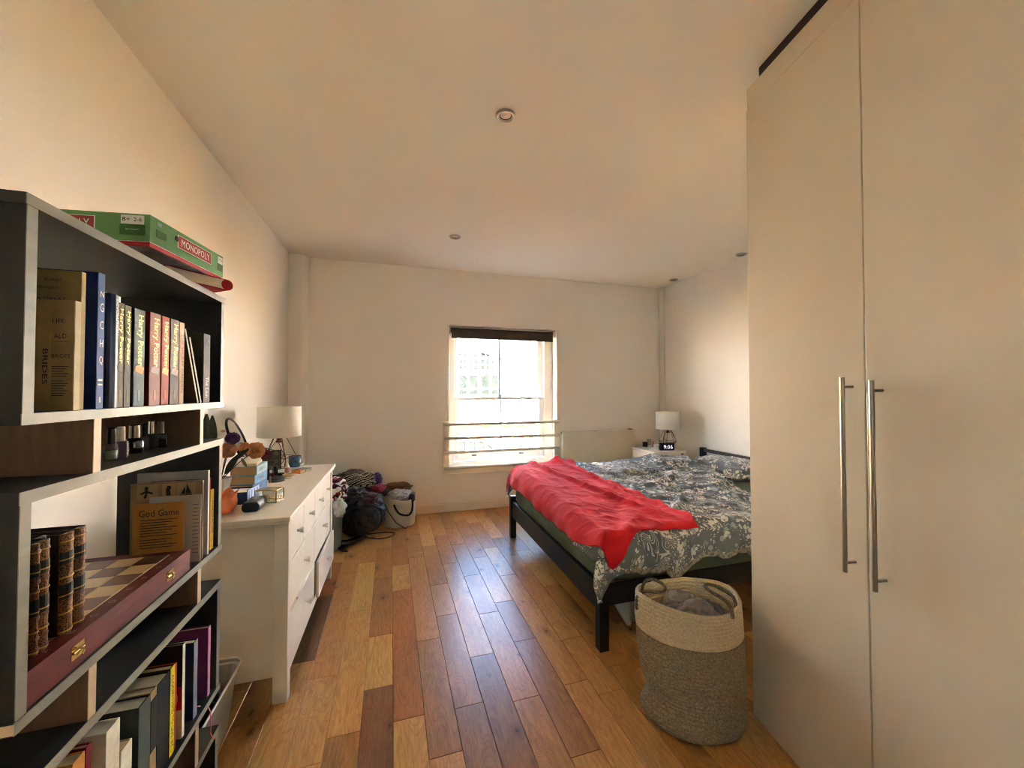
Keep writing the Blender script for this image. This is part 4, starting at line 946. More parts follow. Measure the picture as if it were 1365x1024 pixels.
B, w_, h_ = lb('thin bright yellow spined book on the lower shelf', 226, 232, 886, (60,40,30), spine=(244,222,40))
spine_text(B, 'ALGORITHMS TO LIVE BY', w_, .02, h_-.02, M_INK, .5)
lb('thin orange red book next to the yellow spined one', 232.6, 235, 884, (196,70,30))
B, w_, h_ = lb('black, red and cream book with a white spine edge', 242.5, 246, 857, (40,24,26), spine=(236,230,220), d=.10)
w2 = -w_/2-.0004
build(MB().box(-.07, -.0005, w2, w2+.0003, .075, .135), 'red_panel', ckm((176,20,28)), B, local=True); build(MB().box(-.07, -.0005, w2, w2+.0003, .0, .075), 'cream_panel', ckm((214,186,140)), B, local=True)
lettering('FD', wloc(B, (-.030, w2-.0003, .085)), Vector((.022,0,0)), Vector((0,0,.04)), M_GOLD, B)
lb('navy blue book with a silvery spine on the lower shelf', 257.5, 262.5, 852, (44,48,78), spine=(150,154,170), d=.10)
B, w_, h_ = lb('tall purple book at the far end of the lower shelf', 276.5, 279.8, 834, (130,56,110), spine=(190,130,170), d=.11)  # paler spine panel stands for the lit edge of the purple cover
# books lying flat on top at the back
for k, (z, c, nm) in enumerate(((.725, (236,228,212), 'white'), (.742, (176,130,100), 'pale pink brown'))):
    B = thing('book', '%s book lying flat on the tops of the lower shelf books' % nm, 'book', (-.60, 1.285+k*.004, z-.0), .08*k, GC)
    build(MB().box(-.13, 0, -.085, .085, 0, .0018).box(-.13, 0, -.085, .085, .0145, .016).box(-.13, -.1285, -.085, .085, 0, .016), 'cover', ckm(c), B, local=True)
    build(MB().box(-.128, -.002, -.083, .083, .0018, .0145), 'pages', M_PAGE, B, local=True)
# red ribbon hanging over the lower shelf edge
P = [Vector((-.60, 1.30, ZC+.004)), Vector((-.545, 1.335, ZC+.006)), PX(277, 941, -.528), PX(280, 948, -.518), PX(281, 965, -.515), PX(280.5, 978, -.512), PX(284, 985, -.508), PX(288, 984, -.505)]
mb = MB()
for i in range(len(P)-1):
    a, c = P[i], P[i+1]; o_ = Vector((0, .0022, 0)); mb.add([a-o_, a+o_, c+o_, c-o_], [(0,1,2,3)])
tag(build(mb, 'ribbon', mat('red_satin', (196,18,34), .3), None, thick=.0006), 'red satin bookmark ribbon hanging over the edge of the lower shelf', 'ribbon')
# ------------------------------------------------------------------ clear storage box on the floor
M_TUB = glass_mat('frosted_plastic', (.86,.88,.88), .15, .42, (214,212,206))
tub = thing('storage_box', 'clear plastic storage box on the floor between bookshelf and chest of drawers', 'storage box', (-.83, 1.69, 0))
def rr(x0, x1, y0, y1, r, n=5):
    return [(cx_+r*cos(a), cy_+r*sin(a)) for cx_, cy_, a0 in ((x1-r,y1-r,0),(x0+r,y1-r,pi/2),(x0+r,y0+r,pi),(x1-r,y0+r,3*pi/2)) for a in [a0+k*pi/2/n for k in range(n+1)]]
mb = MB(); zs = [(.004, .035, .0), (.02, .028, .0), (.25, .006, 0), (.252, -.004, 0), (.266, -.006, 0)]
rings = [rr(-1.0+e, -.625-e, 1.47+e, 1.925-e, .04) for _, e, _ in zs]
n_ = len(rings[0]); vs = [(x, y, z) for (z, _, _), rg_ in zip(zs, rings) for x, y in rg_]
fs = [(i*n_+j, i*n_+(j+1) % n_, (i+1)*n_+(j+1) % n_, (i+1)*n_+j) for i in range(len(zs)-1) for j in range(n_)]+[tuple(range(n_-1, -1, -1))]
mb.add(vs, fs); build(mb, 'tub', M_TUB, tub, thick=.0022)
build(MB().tube([(x, y, .266) for x, y in rr(-1.006, -.619, 1.464, 1.931, .045)], .004, 8, closed=True), 'rim', mat('frosted_rim', (196,192,182), .3), tub, smooth=True)
# ------------------------------------------------------------------ crumpled things
def blob(name, label, cat, c, r, m, seed=0, amp=.35, sub=4, group=None, rz=0, smoothf=True, crease=.25, parent=None, fl=None, flat_bottom=None):
    bm = bmesh.new(); bmesh.ops.create_icosphere(bm, subdivisions=sub, radius=1)
    c = Vector(c); me = bpy.data.meshes.new(name)
    for v in bm.verts:
        n = v.co.normalized(); k = 1+amp*.5*fb(n.x*1.4+seed, n.y*1.4, n.z*1.4+seed, 3)
        k -= crease*ridge(n.x*2.6+seed, n.y*2.6, n.z*2.6)*.5
        k += crease*.16*ridge(n.x*3.7+seed*2, n.y*3.7, n.z*3.7+seed)
        q = Vector((n.x*r[0]*k, n.y*r[1]*k, n.z*r[2]*k)); q.rotate(Euler((0,0,rz)))
        if flat_bottom is not None and q.z < flat_bottom: q.z = flat_bottom+(q.z-flat_bottom)*.05
        v.co = q
    bm.to_mesh(me); bm.free()
    for p in me.polygons: p.use_smooth = smoothf
    me.materials.append(m); o = bpy.data.objects.new(name, me); COL.objects.link(o); 
    if parent: o.parent = parent; o.location = mw(parent).inverted() @ c; MW[o.name] = mw(parent) @ Matrix.Translation(o.location)
    else: o.location = c; MW[o.name] = Matrix.Translation(c); tag(o, label, cat, group)
    return o
def cloth(name, c, rough=.9, var=.12, bs=180):
    if name in _mc: return _mc[name]
    t = NT(name); co = t.coord(); k = lin(c)
    t.base(t.ramp(t.noise(co, 9, 4), [(.3, tuple(x*(1-var) for x in k[:3])+(1,)), (.7, tuple(min(1, x*(1+var)) for x in k[:3])+(1,))])); t.set(rough)
    t.b.inputs['Sheen Weight'].default_value = .2; t.bump(t.math('ADD', t.noise(co, 12, 4), t.math('MULTIPLY', t.noise(co, bs, 2), .12)), .3, .005); _mc[name] = t.mat; return t.mat

# ------------------------------------------------------------------ rope laundry basket by the wardrobe
lbk = thing('laundry_basket', 'cream and grey coiled rope laundry basket full of grey washing', 'laundry basket', (1.222, 1.405, 0))
MA = -.30
def rope_mat(name, c1, c2, sp):
    t = NT(name); tc = t.n('ShaderNodeTexCoord'); n_ = t.noise(tc.outputs['Object'], 130, 3, .6); 
    t.base(t.ramp(n_, [(.35, c1), (.65, c2)])); t.set(.9)
    wv_ = t.n('ShaderNodeTexWave', wave_type='BANDS', bands_direction='DIAGONAL'); wv_.inputs['Scale'].default_value = 60; wv_.inputs['Distortion'].default_value = 3; t.l(tc.outputs['Object'], wv_.inputs['Vector'])
    t.bump(t.math('ADD', wv_.outputs['Fac'], n_), .22, .002); return t.mat
M_R1 = rope_mat('cream_rope', (190,170,138), (214,196,164), 0); M_R2 = rope_mat('grey_rope', (112,100,82), (152,138,114), 0)
CT0 = PZ(915, 792.5, .505); CT0.z = .505; CB0 = PZ(927, 955, 0); CB0.z = 0
def bpt(a, h, off=0.):
    """a: angle, h: 0..1 height"""
    ra, rb = lerp(.200, .216, h), lerp(.150, .158, h)
    bulge = 1+.035*sin(pi*h)*(1+.5*sin(a*2+1))-.10*max(0, .07-h)/.07*(1) 
    slump = .022*math.exp(-((h-.10)/.07)**2)*max(0, cos(a-3.4))**2-.022*math.exp(-((h-.24)/.10)**2)*max(0, cos(a-3.4))
    c = CB0.lerp(CT0, h); rx = ra*bulge+slump+off; ry = rb*bulge+slump+off
    # rim dips towards the camera side
    x, y = rx*cos(a), ry*sin(a); w_ = .006*fb(cos(a)*2, sin(a)*2, h*3)
    z = .505*h*(1+.0)+(.014*cos(2*(a-.4)))*h**3+w_*.4
    ca, sa = cos(MA), sin(MA)
    return Vector((c.x+(x+w_*cos(a))*ca-(y+w_*sin(a))*sa, c.y+(x+w_*cos(a))*sa+(y+w_*sin(a))*ca, z))
NR = 33; hb_ = .715
def band(h0, h1, name, m, inside=False):
    k0, k1 = round(h0*NR), round(h1*NR); mb = MB(); na = 120; rows = []
    for k in range(k0, k1):
        for s_ in (0, .25, .5, .75):
            hh = (k+s_)/NR; off = .0062*sin(pi*s_)
            rows.append([bpt(2*pi*i/na, hh, (off if not inside else -.009-off)) for i in range(na)])
    rows.append([bpt(2*pi*i/na, k1/NR, 0 if not inside else -.009) for i in range(na)])
    vs = [p for r_ in rows for p in r_]
    fs = [(j*na+i, j*na+(i+1) % na, (j+1)*na+(i+1) % na, (j+1)*na+i) for j in range(len(rows)-1) for i in range(na)]
    if inside: fs = [f[::-1] for f in fs]
    mb.add(vs, fs); return build(mb, name, m, lbk, smooth=True)
band(0, hb_, 'lower_band', M_R2); band(hb_, 1, 'upper_band', M_R1); band(.55, 1, 'inner_wall', M_R1, True)
build(MB().tube([bpt(2*pi*i/120, 1.0, -.0045) for i in range(120)], .0058, 8, closed=True), 'rim', M_R1, lbk, smooth=True)
build(MB().add([bpt(2*pi*i/48, 0.012, -.004) for i in range(48)], [tuple(range(47, -1, -1))]), 'bottom', M_R2, lbk)
M_R3 = rope_mat('brown_rope', (96,80,58), (140,122,94), 0)
def handle_px(pts, yref):
    return [PP(u, v, (0, y, 0), (0, 1, 0)) for u, v, y in pts]
h1 = handle_px([(849,812,1.475),(848,800,1.475),(852,790,1.48),(862,788,1.45),(876,790,1.42),(886,788,1.43),(887,782,1.46),(880,776,1.50),(868,771,1.53),(860,774,1.545),(856,783,1.545),(856,795,1.54)], 0)
h2 = handle_px([(977,824,1.235),(975,812,1.235),(971,804,1.24),(960,796,1.27),(947,789,1.31),(938,781,1.36),(944,778,1.38),(956,782,1.37),(968,789,1.34),(977,795,1.31),(981,803,1.295),(981,815,1.29)], 0)
for hp in (h1, h2):
    q = []
    for i in range(len(hp)-1):
        for s_ in range(4): q.append(hp[i].lerp(hp[i+1], s_/4))
    q.append(hp[-1])
    for _ in range(3): q = [q[0]]+[(q[i-1]+q[i]*2+q[i+1])/4 for i in range(1, len(q)-1)]+[q[-1]]
    build(MB().tube(q, .0068, 8), 'rope_handle', M_R3, lbk, smooth=True)
M_G1 = cloth('grey_cotton', (142,132,126)); M_G2 = cloth('dark_grey_cotton', (112,104,102)); M_G3 = cloth('pale_grey_cotton', (158,150,142))
GL = 'washing in the rope basket'
blob('laundry', 'pale grey crumpled cloth peaking in the middle of the rope basket', 'laundry', (1.235, 1.36, .415), (.105, .085, .085), M_G1, 3, .3, 5, GL, crease=.35)
blob('laundry', 'lighter grey cloth at the back of the rope basket', 'laundry', (1.235, 1.475, .425), (.085, .06, .065), M_G3, 8, .3, 5, GL, crease=.35)
blob('laundry', 'darker grey crumpled cloth on the right inside the rope basket', 'laundry', (1.315, 1.385, .405), (.07, .075, .07), M_G2, 14, .3, 5, GL, crease=.35)
blob('laundry', 'grey brown cloth on the left inside the rope basket', 'laundry', (1.14, 1.445, .395), (.075, .065, .065), M_G1, 21, .3, 5, GL, crease=.35)
blob('laundry', 'bundle of washing deep in the rope basket', 'laundry', (1.222, 1.405, .30), (.15, .12, .09), M_G2, 31, .2, 4, GL, crease=.3)

# ------------------------------------------------------------------ bags and clothes in the far left corner
FZ = 0
M_BAGB = mat('black_nylon', (30, 27, 27), .45, bump=.6, bs=50, var=.25)
sb = thing('holdall', 'bulging black holdall on the floor in the far left corner', 'bag', (-.30, 3.98, 0))
blob('body', '', '', (-.315, 3.97, .245), (.225, .20, .225), M_BAGB, 5, .22, 5, crease=.35, parent=sb, rz=.6, flat_bottom=-.232)
M_STRAP = mat('black_strap', (18,17,18), .5)
def strap(pts, r=.009, name='strap', m=None, par=None): return build(MB().tube(pts, r, 8), name, m or M_STRAP, par, smooth=True)
def onb(a, e, k=1.0): return Vector((-.315+.235*k*cos(a)*cos(e), 3.97+.215*k*sin(a)*cos(e), .235+.235*k*sin(e)))
strap([onb(-2.3+.12*i, .5-.15*abs(i-5)/5, 1.02) for i in range(11)], par=sb); strap([onb(-1.5+.1*i, .75-.06*i, 1.02) for i in range(10)], par=sb)
strap([onb(-1.9+.05*i, -.2+.35*sin(i*.35), 1.08) for i in range(10)], .007, par=sb)
for a, e in ((-1.2, .0), (-1.55, -.12)):
    p = onb(a, e, 1.06); build(MB().tube([p+Vector((.022*cos(q_), 0, .017*sin(q_))) for q_ in [k*2*pi/16 for k in range(16)]], .004, 6, closed=True), 'buckle', mat('black_plastic', (22,21,22), .2), sb, smooth=True)
cord = [onb(-1.0, -.2, .98), PP(532,690,(0,4.0,0),(0,1,0)), PZ(536,700,.01)]
tag(strap([onb(-.35,.35,1.02), onb(-.25,.0,1.08), PZ(528,697,.10), PZ(541,705,.008), PZ(545,700,.006)], .004), 'thin black cable trailing from the holdall towards the canvas basket', 'cable')
pts = [PZ(u, v, .006) for u, v in ((486,713),(500,711),(515,709.5),(525,710),(527,712),(520,716),(508,718.5),(495,718),(484,715))]
q = []
for i in range(len(pts)-1):
    for s_ in range(4): q.append(pts[i].lerp(pts[i+1], s_/4))
for _ in range(3): q = [q[0]]+[(q[i-1]+q[i]*2+q[i+1])/4 for i in range(1, len(q)-1)]+[q[-1]]
tag(strap(q, .005), 'looped black flex lying on the floorboards beside the vacuum hose', 'cable')
# vacuum cleaner hose and handle on the floor in front
hz = [PZ(u, v, .03) for u, v in ((444,722),(452,725),(463,724),(474,720),(484,715),(490,710))]
vc = thing('vacuum_hose', 'shiny black vacuum cleaner tube lying on the floor below the holdall', 'vacuum cleaner', tuple(Vector((hz[2].x, hz[2].y, 0))))
build(MB().tube(hz, [.030,.032,.030,.026,.022,.018], 14), 'tube', mat('gloss_black', (20,20,21), .12, coat=1), vc, smooth=True)
build(MB().tube([PZ(462,720,.05), PZ(472,717,.05)], .012, 10), 'chrome_band', M_STEEL, vc, smooth=True)
build(MB().tube([PZ(487,709,.03), PZ(494,705.5,.035)], .015, 10), 'grip', mat('grey_plastic', (140,136,128), .4), vc, smooth=True)
build(MB().tube([PZ(444,727,.02), PZ(452,731,.015), PZ(458,734,.012), PZ(463,735,.012)], [.012,.014,.013,.008], 8), 'nozzle', mat('gloss_black', (20,20,21)), vc, smooth=True)
# tall grey bin behind the chest of drawers, with towel
bn = thing('laundry_bin', 'grey plastic laundry bin behind the chest of drawers, overflowing with a patterned towel', 'laundry bin', (-.62, 3.78, 0))
build(MB().lathe([(.0,.0),(.13,.0),(.15,.02),(.165,.46),(.172,.47)], 32, (-.62, 3.78, 0)), 'bin', mat('blue_grey_plastic', (150,156,162), .4), bn, smooth=True, thick=.003)
t = NT('red_white_towel'); tc = t.n('ShaderNodeTexCoord'); wv_ = t.n('ShaderNodeTexWave', wave_type='RINGS'); wv_.inputs['Scale'].default_value = 7; wv_.inputs['Distortion'].default_value = 3.5; wv_.inputs['Detail'].default_value = 1
t.l(tc.outputs['Object'], wv_.inputs['Vector']); t.base(t.ramp(wv_.outputs['Fac'], [(.0, (228,222,218)), (.48, (228,222,218)), (.50, (150,26,40)), (.80, (150,26,40)), (.82, (50,36,38)), (1, (50,36,38))])); t.set(.9); M_TOW = t.mat
for e in t.t.nodes:
    if e.bl_idname == 'ShaderNodeValToRGB': e.color_ramp.interpolation = 'CONSTANT'
blob('towel', 'white and dark red patterned towel spilling out of the laundry bin', 'towel', (-.56, 3.76, .51), (.155, .125, .12), M_TOW, 4, .35, 5, crease=.4)
blob('plastic_bag', 'white plastic bag hanging down the front of the laundry bin', 'plastic bag', (-.475, 3.66, .385), (.055, .06, .085), mat('white_film', (214,214,218), .25, bump=.5, bs=60), 9, .5, 4, crease=.6)
t = NT('striped_knit'); tc = t.n('ShaderNodeTexCoord'); wv_ = t.n('ShaderNodeTexWave', wave_type='BANDS', bands_direction='Z'); wv_.inputs['Scale'].default_value = 16; wv_.inputs['Distortion'].default_value = 2.2
t.l(t.coord((1,1,1), rot=(.6,.35,0)), wv_.inputs['Vector']); t.base(t.ramp(wv_.outputs['Fac'], [(.45, (30,27,27)), (.55, (176,164,140))])); t.set(.9); M_STR = t.mat
GH = 'clothes heaped on the holdall'
blob('clothing', 'black and cream striped top lying over the holdall', 'clothes', (-.335, 4.02, .525), (.165, .12, .085), M_STR, 6, .4, 5, GH, crease=.45)
blob('clothing', 'dark brown crumpled garment behind the patterned towel', 'clothes', (-.50, 4.08, .535), (.12, .10, .075), cloth('dark_brown_cloth', (62,50,44)), 12, .5, 5, GH, crease=.5)
blob('clothing', 'taupe folded garment at the top of the clothes heap', 'clothes', (-.40, 4.10, .585), (.09, .08, .05), cloth('taupe_cloth', (112,98,90)), 17, .5, 5, GH, crease=.6)
blob('clothing', 'purple garment on the right of the clothes heap', 'clothes', (-.195, 4.06, .515), (.055, .06, .075), cloth('purple_cloth', (66,46,92)), 22, .5, 5, GH, crease=.6)
blob('clothing', 'dark pink garment tucked under the striped top', 'clothes', (-.17, 4.0, .455), (.07, .07, .04), cloth('pink_red_cloth', (150,52,64)), 27, .5, 4, GH, crease=.6)
blob('clothing', 'charcoal garment draped between the towel and the holdall', 'clothes', (-.38, 3.86, .435), (.13, .10, .07), cloth('charcoal_cloth', (54,50,50)), 33, .5, 5, GH, crease=.5)
blob('clothing', 'plum coloured garment on the front of the holdall', 'clothes', (-.25, 3.86, .40), (.10, .07, .05), cloth('plum_cloth', (74,44,52)), 39, .5, 4, GH, crease=.5)
# canvas basket
M_CAN = cloth('white_canvas', (206,198,184), .9, .04, 260)
cbk = thing('canvas_basket', 'round white canvas basket with dark blue handles by the far wall', 'basket', (.035, 4.27, 0))
mb = MB(); na = 64
def cpt(a, h, off=0): r_ = .158+.012*h+.006*fb(cos(a)*2, sin(a)*2, h*2)+off; return Vector((.035+r_*cos(a)*1.0, 4.27+r_*sin(a)*.9, .29*h+.018*h*sin(a*2+.5)+.012*h*fb(cos(a)*3, sin(a)*3)))
rows = [[cpt(2*pi*i/na, h) for i in range(na)] for h in (0, .04, .2, .4, .6, .8, 1.0)]+[[cpt(2*pi*i/na, h, -.006) for i in range(na)] for h in (1.0, .7)]
vs = [p for r_ in rows for p in r_]; mb.add(vs, [(j*na+i, j*na+(i+1) % na, (j+1)*na+(i+1) % na, (j+1)*na+i) for j in range(len(rows)-1) for i in range(na)]+[tuple(range(na-1, -1, -1))])
build(mb, 'canvas_body', M_CAN, cbk, smooth=True)
M_NAVY = mat('navy_webbing', (26, 26, 40), .7)
hp = [PP(u, v, (0, 4.115, 0), (0, 1, 0)) for u, v in ((525,673),(528,680),(532,685),(538,687),(545,687),(549,682),(550,674),(550,667))]
mb = MB()
for i in range(len(hp)-1):
    a, c = hp[i], hp[i+1]; d_ = (c-a).normalized(); n_ = Vector((-d_.z, 0, d_.x))*.010; mb.add([a-n_, a+n_, c+n_*1.0, c-n_*1.0], [(0,1,2,3)])
build(mb, 'handle', M_NAVY, cbk, thick=.004)
blob('plastic_bag', 'white carrier bag stuffed in the top of the canvas basket', 'plastic bag', (.02, 4.25, .315), (.125, .10, .050), mat('white_film', (214,214,218)), 15, .5, 5, crease=.7)
blob('clothing', 'mustard brown jumper folded at the back of the canvas basket', 'clothes', (.01, 4.36, .365), (.15, .07, .055), cloth('mustard_knit', (116,86,48)), 44, .3, 5, crease=.4)
blob('belt', 'rolled dark brown belt on the right edge of the canvas basket', 'belt', (.155, 4.18, .285), (.035, .03, .045), mat('brown_leather', (52,34,30), .4), 50, .5, 4, crease=.6)
blob('clothing', 'dark garment at the left side of the canvas basket', 'clothes', (-.13, 4.24, .36), (.055, .06, .045), cloth('dark_brown_cloth', (62,50,44)), 52, .5, 4, crease=.6)

# ------------------------------------------------------------------ on the bedside table
M_PLB = mat('clock_black', (20, 19, 22), .2)
ck = thing('alarm_clock', 'black digital alarm clock showing 9:06 on the bedside table', 'clock', (3.07, 3.86, NZ), RAD(-14))
build(MB().box(-.085, .085, -.02, .03, .002, .088), 'case', M_PLB, ck, local=True, bevel=.006)
build(MB().box(-.078, .078, -.0212, -.020, .008, .082), 'screen', mat('screen_glass', (34,30,48), .08), ck, local=True)
em = NT('clock_digits'); em.t.nodes.remove(em.b); e_ = em.n('ShaderNodeEmission'); e_.inputs[0].default_value = (.85,.80,1,1); e_.inputs[1].default_value = 1.6; em.l(e_.outputs[0], em.out.inputs[0])
lettering('9:06', wloc(ck, (-.045, -.0216, .022)), (mw(ck).to_3x3() @ Vector((.108,0,0))), Vector((0,0,.044)), em.mat, ck, 'digits')
def place(u, v, z): return PZ(u, v, z)
c_ = thing('candle_jar', 'small black candle jar at the left of the bedside table', 'candle', tuple(PZ(860, 595.5, NZ)))
build(MB().lathe([(0,0),(.030,0),(.032,.004),(.032,.055),(.029,.058),(.029,.05),(0,.05)], 24), 'jar', mat('dark_glass', (34,36,38), .15), c_, local=True, smooth=True)
build(MB().lathe([(0,.050),(.028,.051),(0,.052)], 20), 'wax', mat('grey_wax', (90,90,88), .6), c_, local=True)
c_ = thing('pot', 'white round cream pot with lid near the front of the bedside table', 'jar', tuple(PZ(875.5, 599.5, NZ)))
build(MB().lathe([(0,0),(.034,0),(.036,.006),(.036,.040),(.034,.042),(0,.042)], 28), 'jar', mat('white_ceramic', (232,230,224), .3), c_, local=True, smooth=True)
build(MB().lathe([(0,.042),(.037,.042),(.037,.058),(.034,.062),(0,.062)], 28), 'lid', mat('white_ceramic', (232,230,224)), c_, local=True, smooth=False, bevel=.002)
c_ = thing('tube', 'small pink tube standing behind the white pot', 'toiletry', tuple(PZ(870, 596, NZ)))
build(MB().lathe([(0,0),(.016,0),(.016,.05),(.012,.075),(0,.078)], 20), 'body', mat('pink_plastic', (206,140,128), .4), c_, local=True, smooth=True)
c_ = thing('drinking_glass', 'clear drinking glass beside the black candle jar', 'glass', tuple(PZ(865.3, 594.5, NZ)))
build(MB().lathe([(0,.002),(.024,.002),(.030,.09),(.0285,.09),(.0225,.006),(0,.006)], 28), 'glass', M_CLEAR, c_, local=True, smooth=True)
c_ = thing('ear_plug_case', 'little white tub in front of the pink tube', 'toiletry', tuple(PZ(865, 599, NZ)))
build(MB().lathe([(0,0),(.015,0),(.016,.018),(.013,.026),(0,.028)], 18), 'tub', mat('white_ceramic', (232,230,224)), c_, local=True, smooth=True)

# ------------------------------------------------------------------ on the chest of drawers
def T(u, v): return tuple(PZ(u, v, DZ+.0003))
# orange tulip shaped pot
t_ = thing('flower_pot', 'glossy orange petal-edged pot at the near end of the chest of drawers', 'pot', (-.757, 2.085, DZ+.0003))
mb = MB(); na = 48; prof = [(.018,0),(.032,.004),(.046,.028),(.050,.05),(.043,.070),(.046,.084),(.052,.094)]
rows = []
for r_, z in prof: rows.append([((r_*(1+(.10 if z > .06 else .02)*sin(5*a)))*cos(a), (r_*(1+(.10 if z > .06 else .02)*sin(5*a)))*sin(a), z+(.008*sin(5*a)*max(0,(z-.06)/.03))) for a in [2*pi*i/na for i in range(na)]])
vs = [p for r_ in rows for p in r_]; mb.add(vs, [(j*na+i, j*na+(i+1) % na, (j+1)*na+(i+1) % na, (j+1)*na+i) for j in range(len(rows)-1) for i in range(na)]+[tuple(range(na-1,-1,-1))])
build(mb, 'pot', mat('orange_glaze', (226,120,66), .15, coat=.6), t_, local=True, smooth=True, thick=.003)
# dark glasses case
t_ = thing('glasses_case', 'rounded black glasses case near the front edge of the chest of drawers', 'case', tuple(Vector(T(335, 683))+Vector((-.004,.055,0))), .02)
oct_ = [(-.036,.014),(-.026,.001),(.026,.001),(.036,.014),(.036,.034),(.026,.047),(-.026,.047),(-.036,.034)]
build(MB().prism(oct_, -.062, .062, M=Matrix(((1,0,0,0),(0,0,-1,0),(0,1,0,0),(0,0,0,1)))), 'case', mat('black_case', (40,42,48), .35, bump=.2, bs=200), t_, local=True, bevel=.006, seg=3)
build(MB().box(.035, .038, -.012, .012, .018, .027), 'clasp', M_STEEL, t_, local=True, bevel=.001)
lettering('RB', wloc(t_, (-.010, .005, .0477)), mw(t_).to_3x3() @ Vector((.018,0,0)), mw(t_).to_3x3() @ Vector((0,.012,0)), M_GOLD, t_, 'logo')
# open blue box with papers
t_ = thing('gift_box', 'open dark blue box with a folded paper sticking out on the chest', 'box', tuple(Vector(T(330, 672))+Vector((-.055,0,0))), -.10)
M_NB = mat('navy_card', (24,38,86), .4)
build(MB().box(-.105, .055, -.0, .002, 0, .060).box(-.105, .055, .128, .13, 0, .058).box(-.105, -.103, 0, .13, 0, .06).box(.053, .055, 0, .13, 0, .07).box(-.105, .055, 0, .13, 0, .002), 'tray', M_NB, t_, local=True)
build(MB().box(.0555, .0565, .002, .128, .004, .068), 'side_label', mat('pale_blue_card', (120,146,196), .5), t_, local=True)
mb = MB()
for k in range(4): mb.box(.0566, .0568, .012+.03*k, .020+.03*k, .01, .06)
build(mb, 'print_lines', M_NB, t_, local=True)['kind'] = 'stuff'
build(MB().box(-.098, .045, .01, .118, .045, .052), 'paper', M_PAGEW, t_, local=True)
# three light blue books with tan page edges
for k, (z, c, w_, nm) in enumerate(((0, (60,110,160), .19, 'bottom'), (.0495, (96,150,190), .185, 'middle'), (.099, (150,182,196), .18, 'top'))):
    B = thing('book', 'thick pale blue book, %s of the stack of three beside the flowers' % nm, 'book', (-.742+.004*k, 2.50+.006*k, DZ+.0005+z), RAD(-8+3*k), 'stack of blue books on the chest of drawers')
    build(MB().box(-.13, 0, -w_/2+.02, w_/2, 0, .002).box(-.13, 0, -w_/2+.02, w_/2, .0465, .0485).box(-.002, .001, -w_/2+.02, w_/2, 0, .0485), 'cover', ckm(c), B, local=True, bevel=.0008)
    build(MB().box(-.128, -.002, -w_/2+.022, w_/2-.002, .002, .0465), 'pages', mat('tan_pages', (196,160,118), .85, stretch=(1,1,60), vs=20, var=.15), B, local=True)
    lettering(('BRITISH HISTORY', 'STORIES', 'ESSAYS')[k], wloc(B, (.0016, -w_/2+.05, .016)), mw(B).to_3x3() @ Vector((0,.09,0)), Vector((0,0,.016)), M_INK, B)
B = thing('book', 'slim white book with upturned cover on top of the blue book stack', 'book', (-.75, 2.53, DZ+.1485), .12, 'stack of blue books on the chest of drawers')
build(MB().box(-.12, 0, -.07, .085, 0, .0012).add([(-.12,-.07,.012),(0,-.07,.012),(0,.085,.030),(-.12,.085,.030),(-.12,-.07,.0132),(0,-.07,.0132),(0,.085,.0312),(-.12,.085,.0312)], [(0,3,2,1),(4,5,6,7),(0,1,5,4),(1,2,6,5),(2,3,7,6),(3,0,4,7)]), 'cover', M_PAGEW, B, local=True)
build(MB().box(-.118, -.001, -.068, .083, .0012, .011), 'pages', M_PAGEW, B, local=True)
# glass trinket box
t_ = thing('trinket_box', 'small brass framed glass trinket box full of gold jewellery', 'trinket box', tuple(Vector(T(356, 671))+Vector((0,.036,0))), -.22)
M_AB = mat('aged_brass', (150,122,70), .35, .9)
X, Y_, Z = .052, .036, .062; mb = MB()
for sx_ in (-1, 1):
    for sy_ in (-1, 1): mb.tube([(sx_*X, sy_*Y_, .001), (sx_*X, sy_*Y_, Z)], .0022, 6)
for z in (.003, Z):
    mb.tube([(-X,-Y_,z), (X,-Y_,z), (X,Y_,z), (-X,Y_,z)], .0022, 6, closed=True)
build(mb, 'frame', M_AB, t_, local=True)
build(MB().box(-X, X, -Y_, -Y_+.001, .003, Z).box(-X, X, Y_-.001, Y_, .003, Z).box(-X, -X+.001, -Y_, Y_, .003, Z).box(X-.001, X, -Y_, Y_, .003, Z), 'glass_side', M_CLEAR, t_, local=True)
build(MB().box(-X, X, -Y_, Y_, Z, Z+.0015), 'lid', mat('mirror_lid', (196,190,168), .15, .5), t_, local=True)
mb = MB(); rj = random.Random(5)
for k in range(46):
    x, y, z = rj.uniform(-X+.008, X-.008), rj.uniform(-Y_+.006, Y_-.006), rj.uniform(.004, .026); r_ = rj.uniform(.003, .007)
    a0 = rj.uniform(0, 3); mb.tube([(x+r_*cos(a)*cos(a0), y+r_*cos(a)*sin(a0), z+r_*sin(a)) for a in [k2*2*pi/8 for k2 in range(8)]], .0011, 4, closed=True)
build(mb, 'jewellery', M_GOLD, t_, local=True)['kind'] = 'stuff'
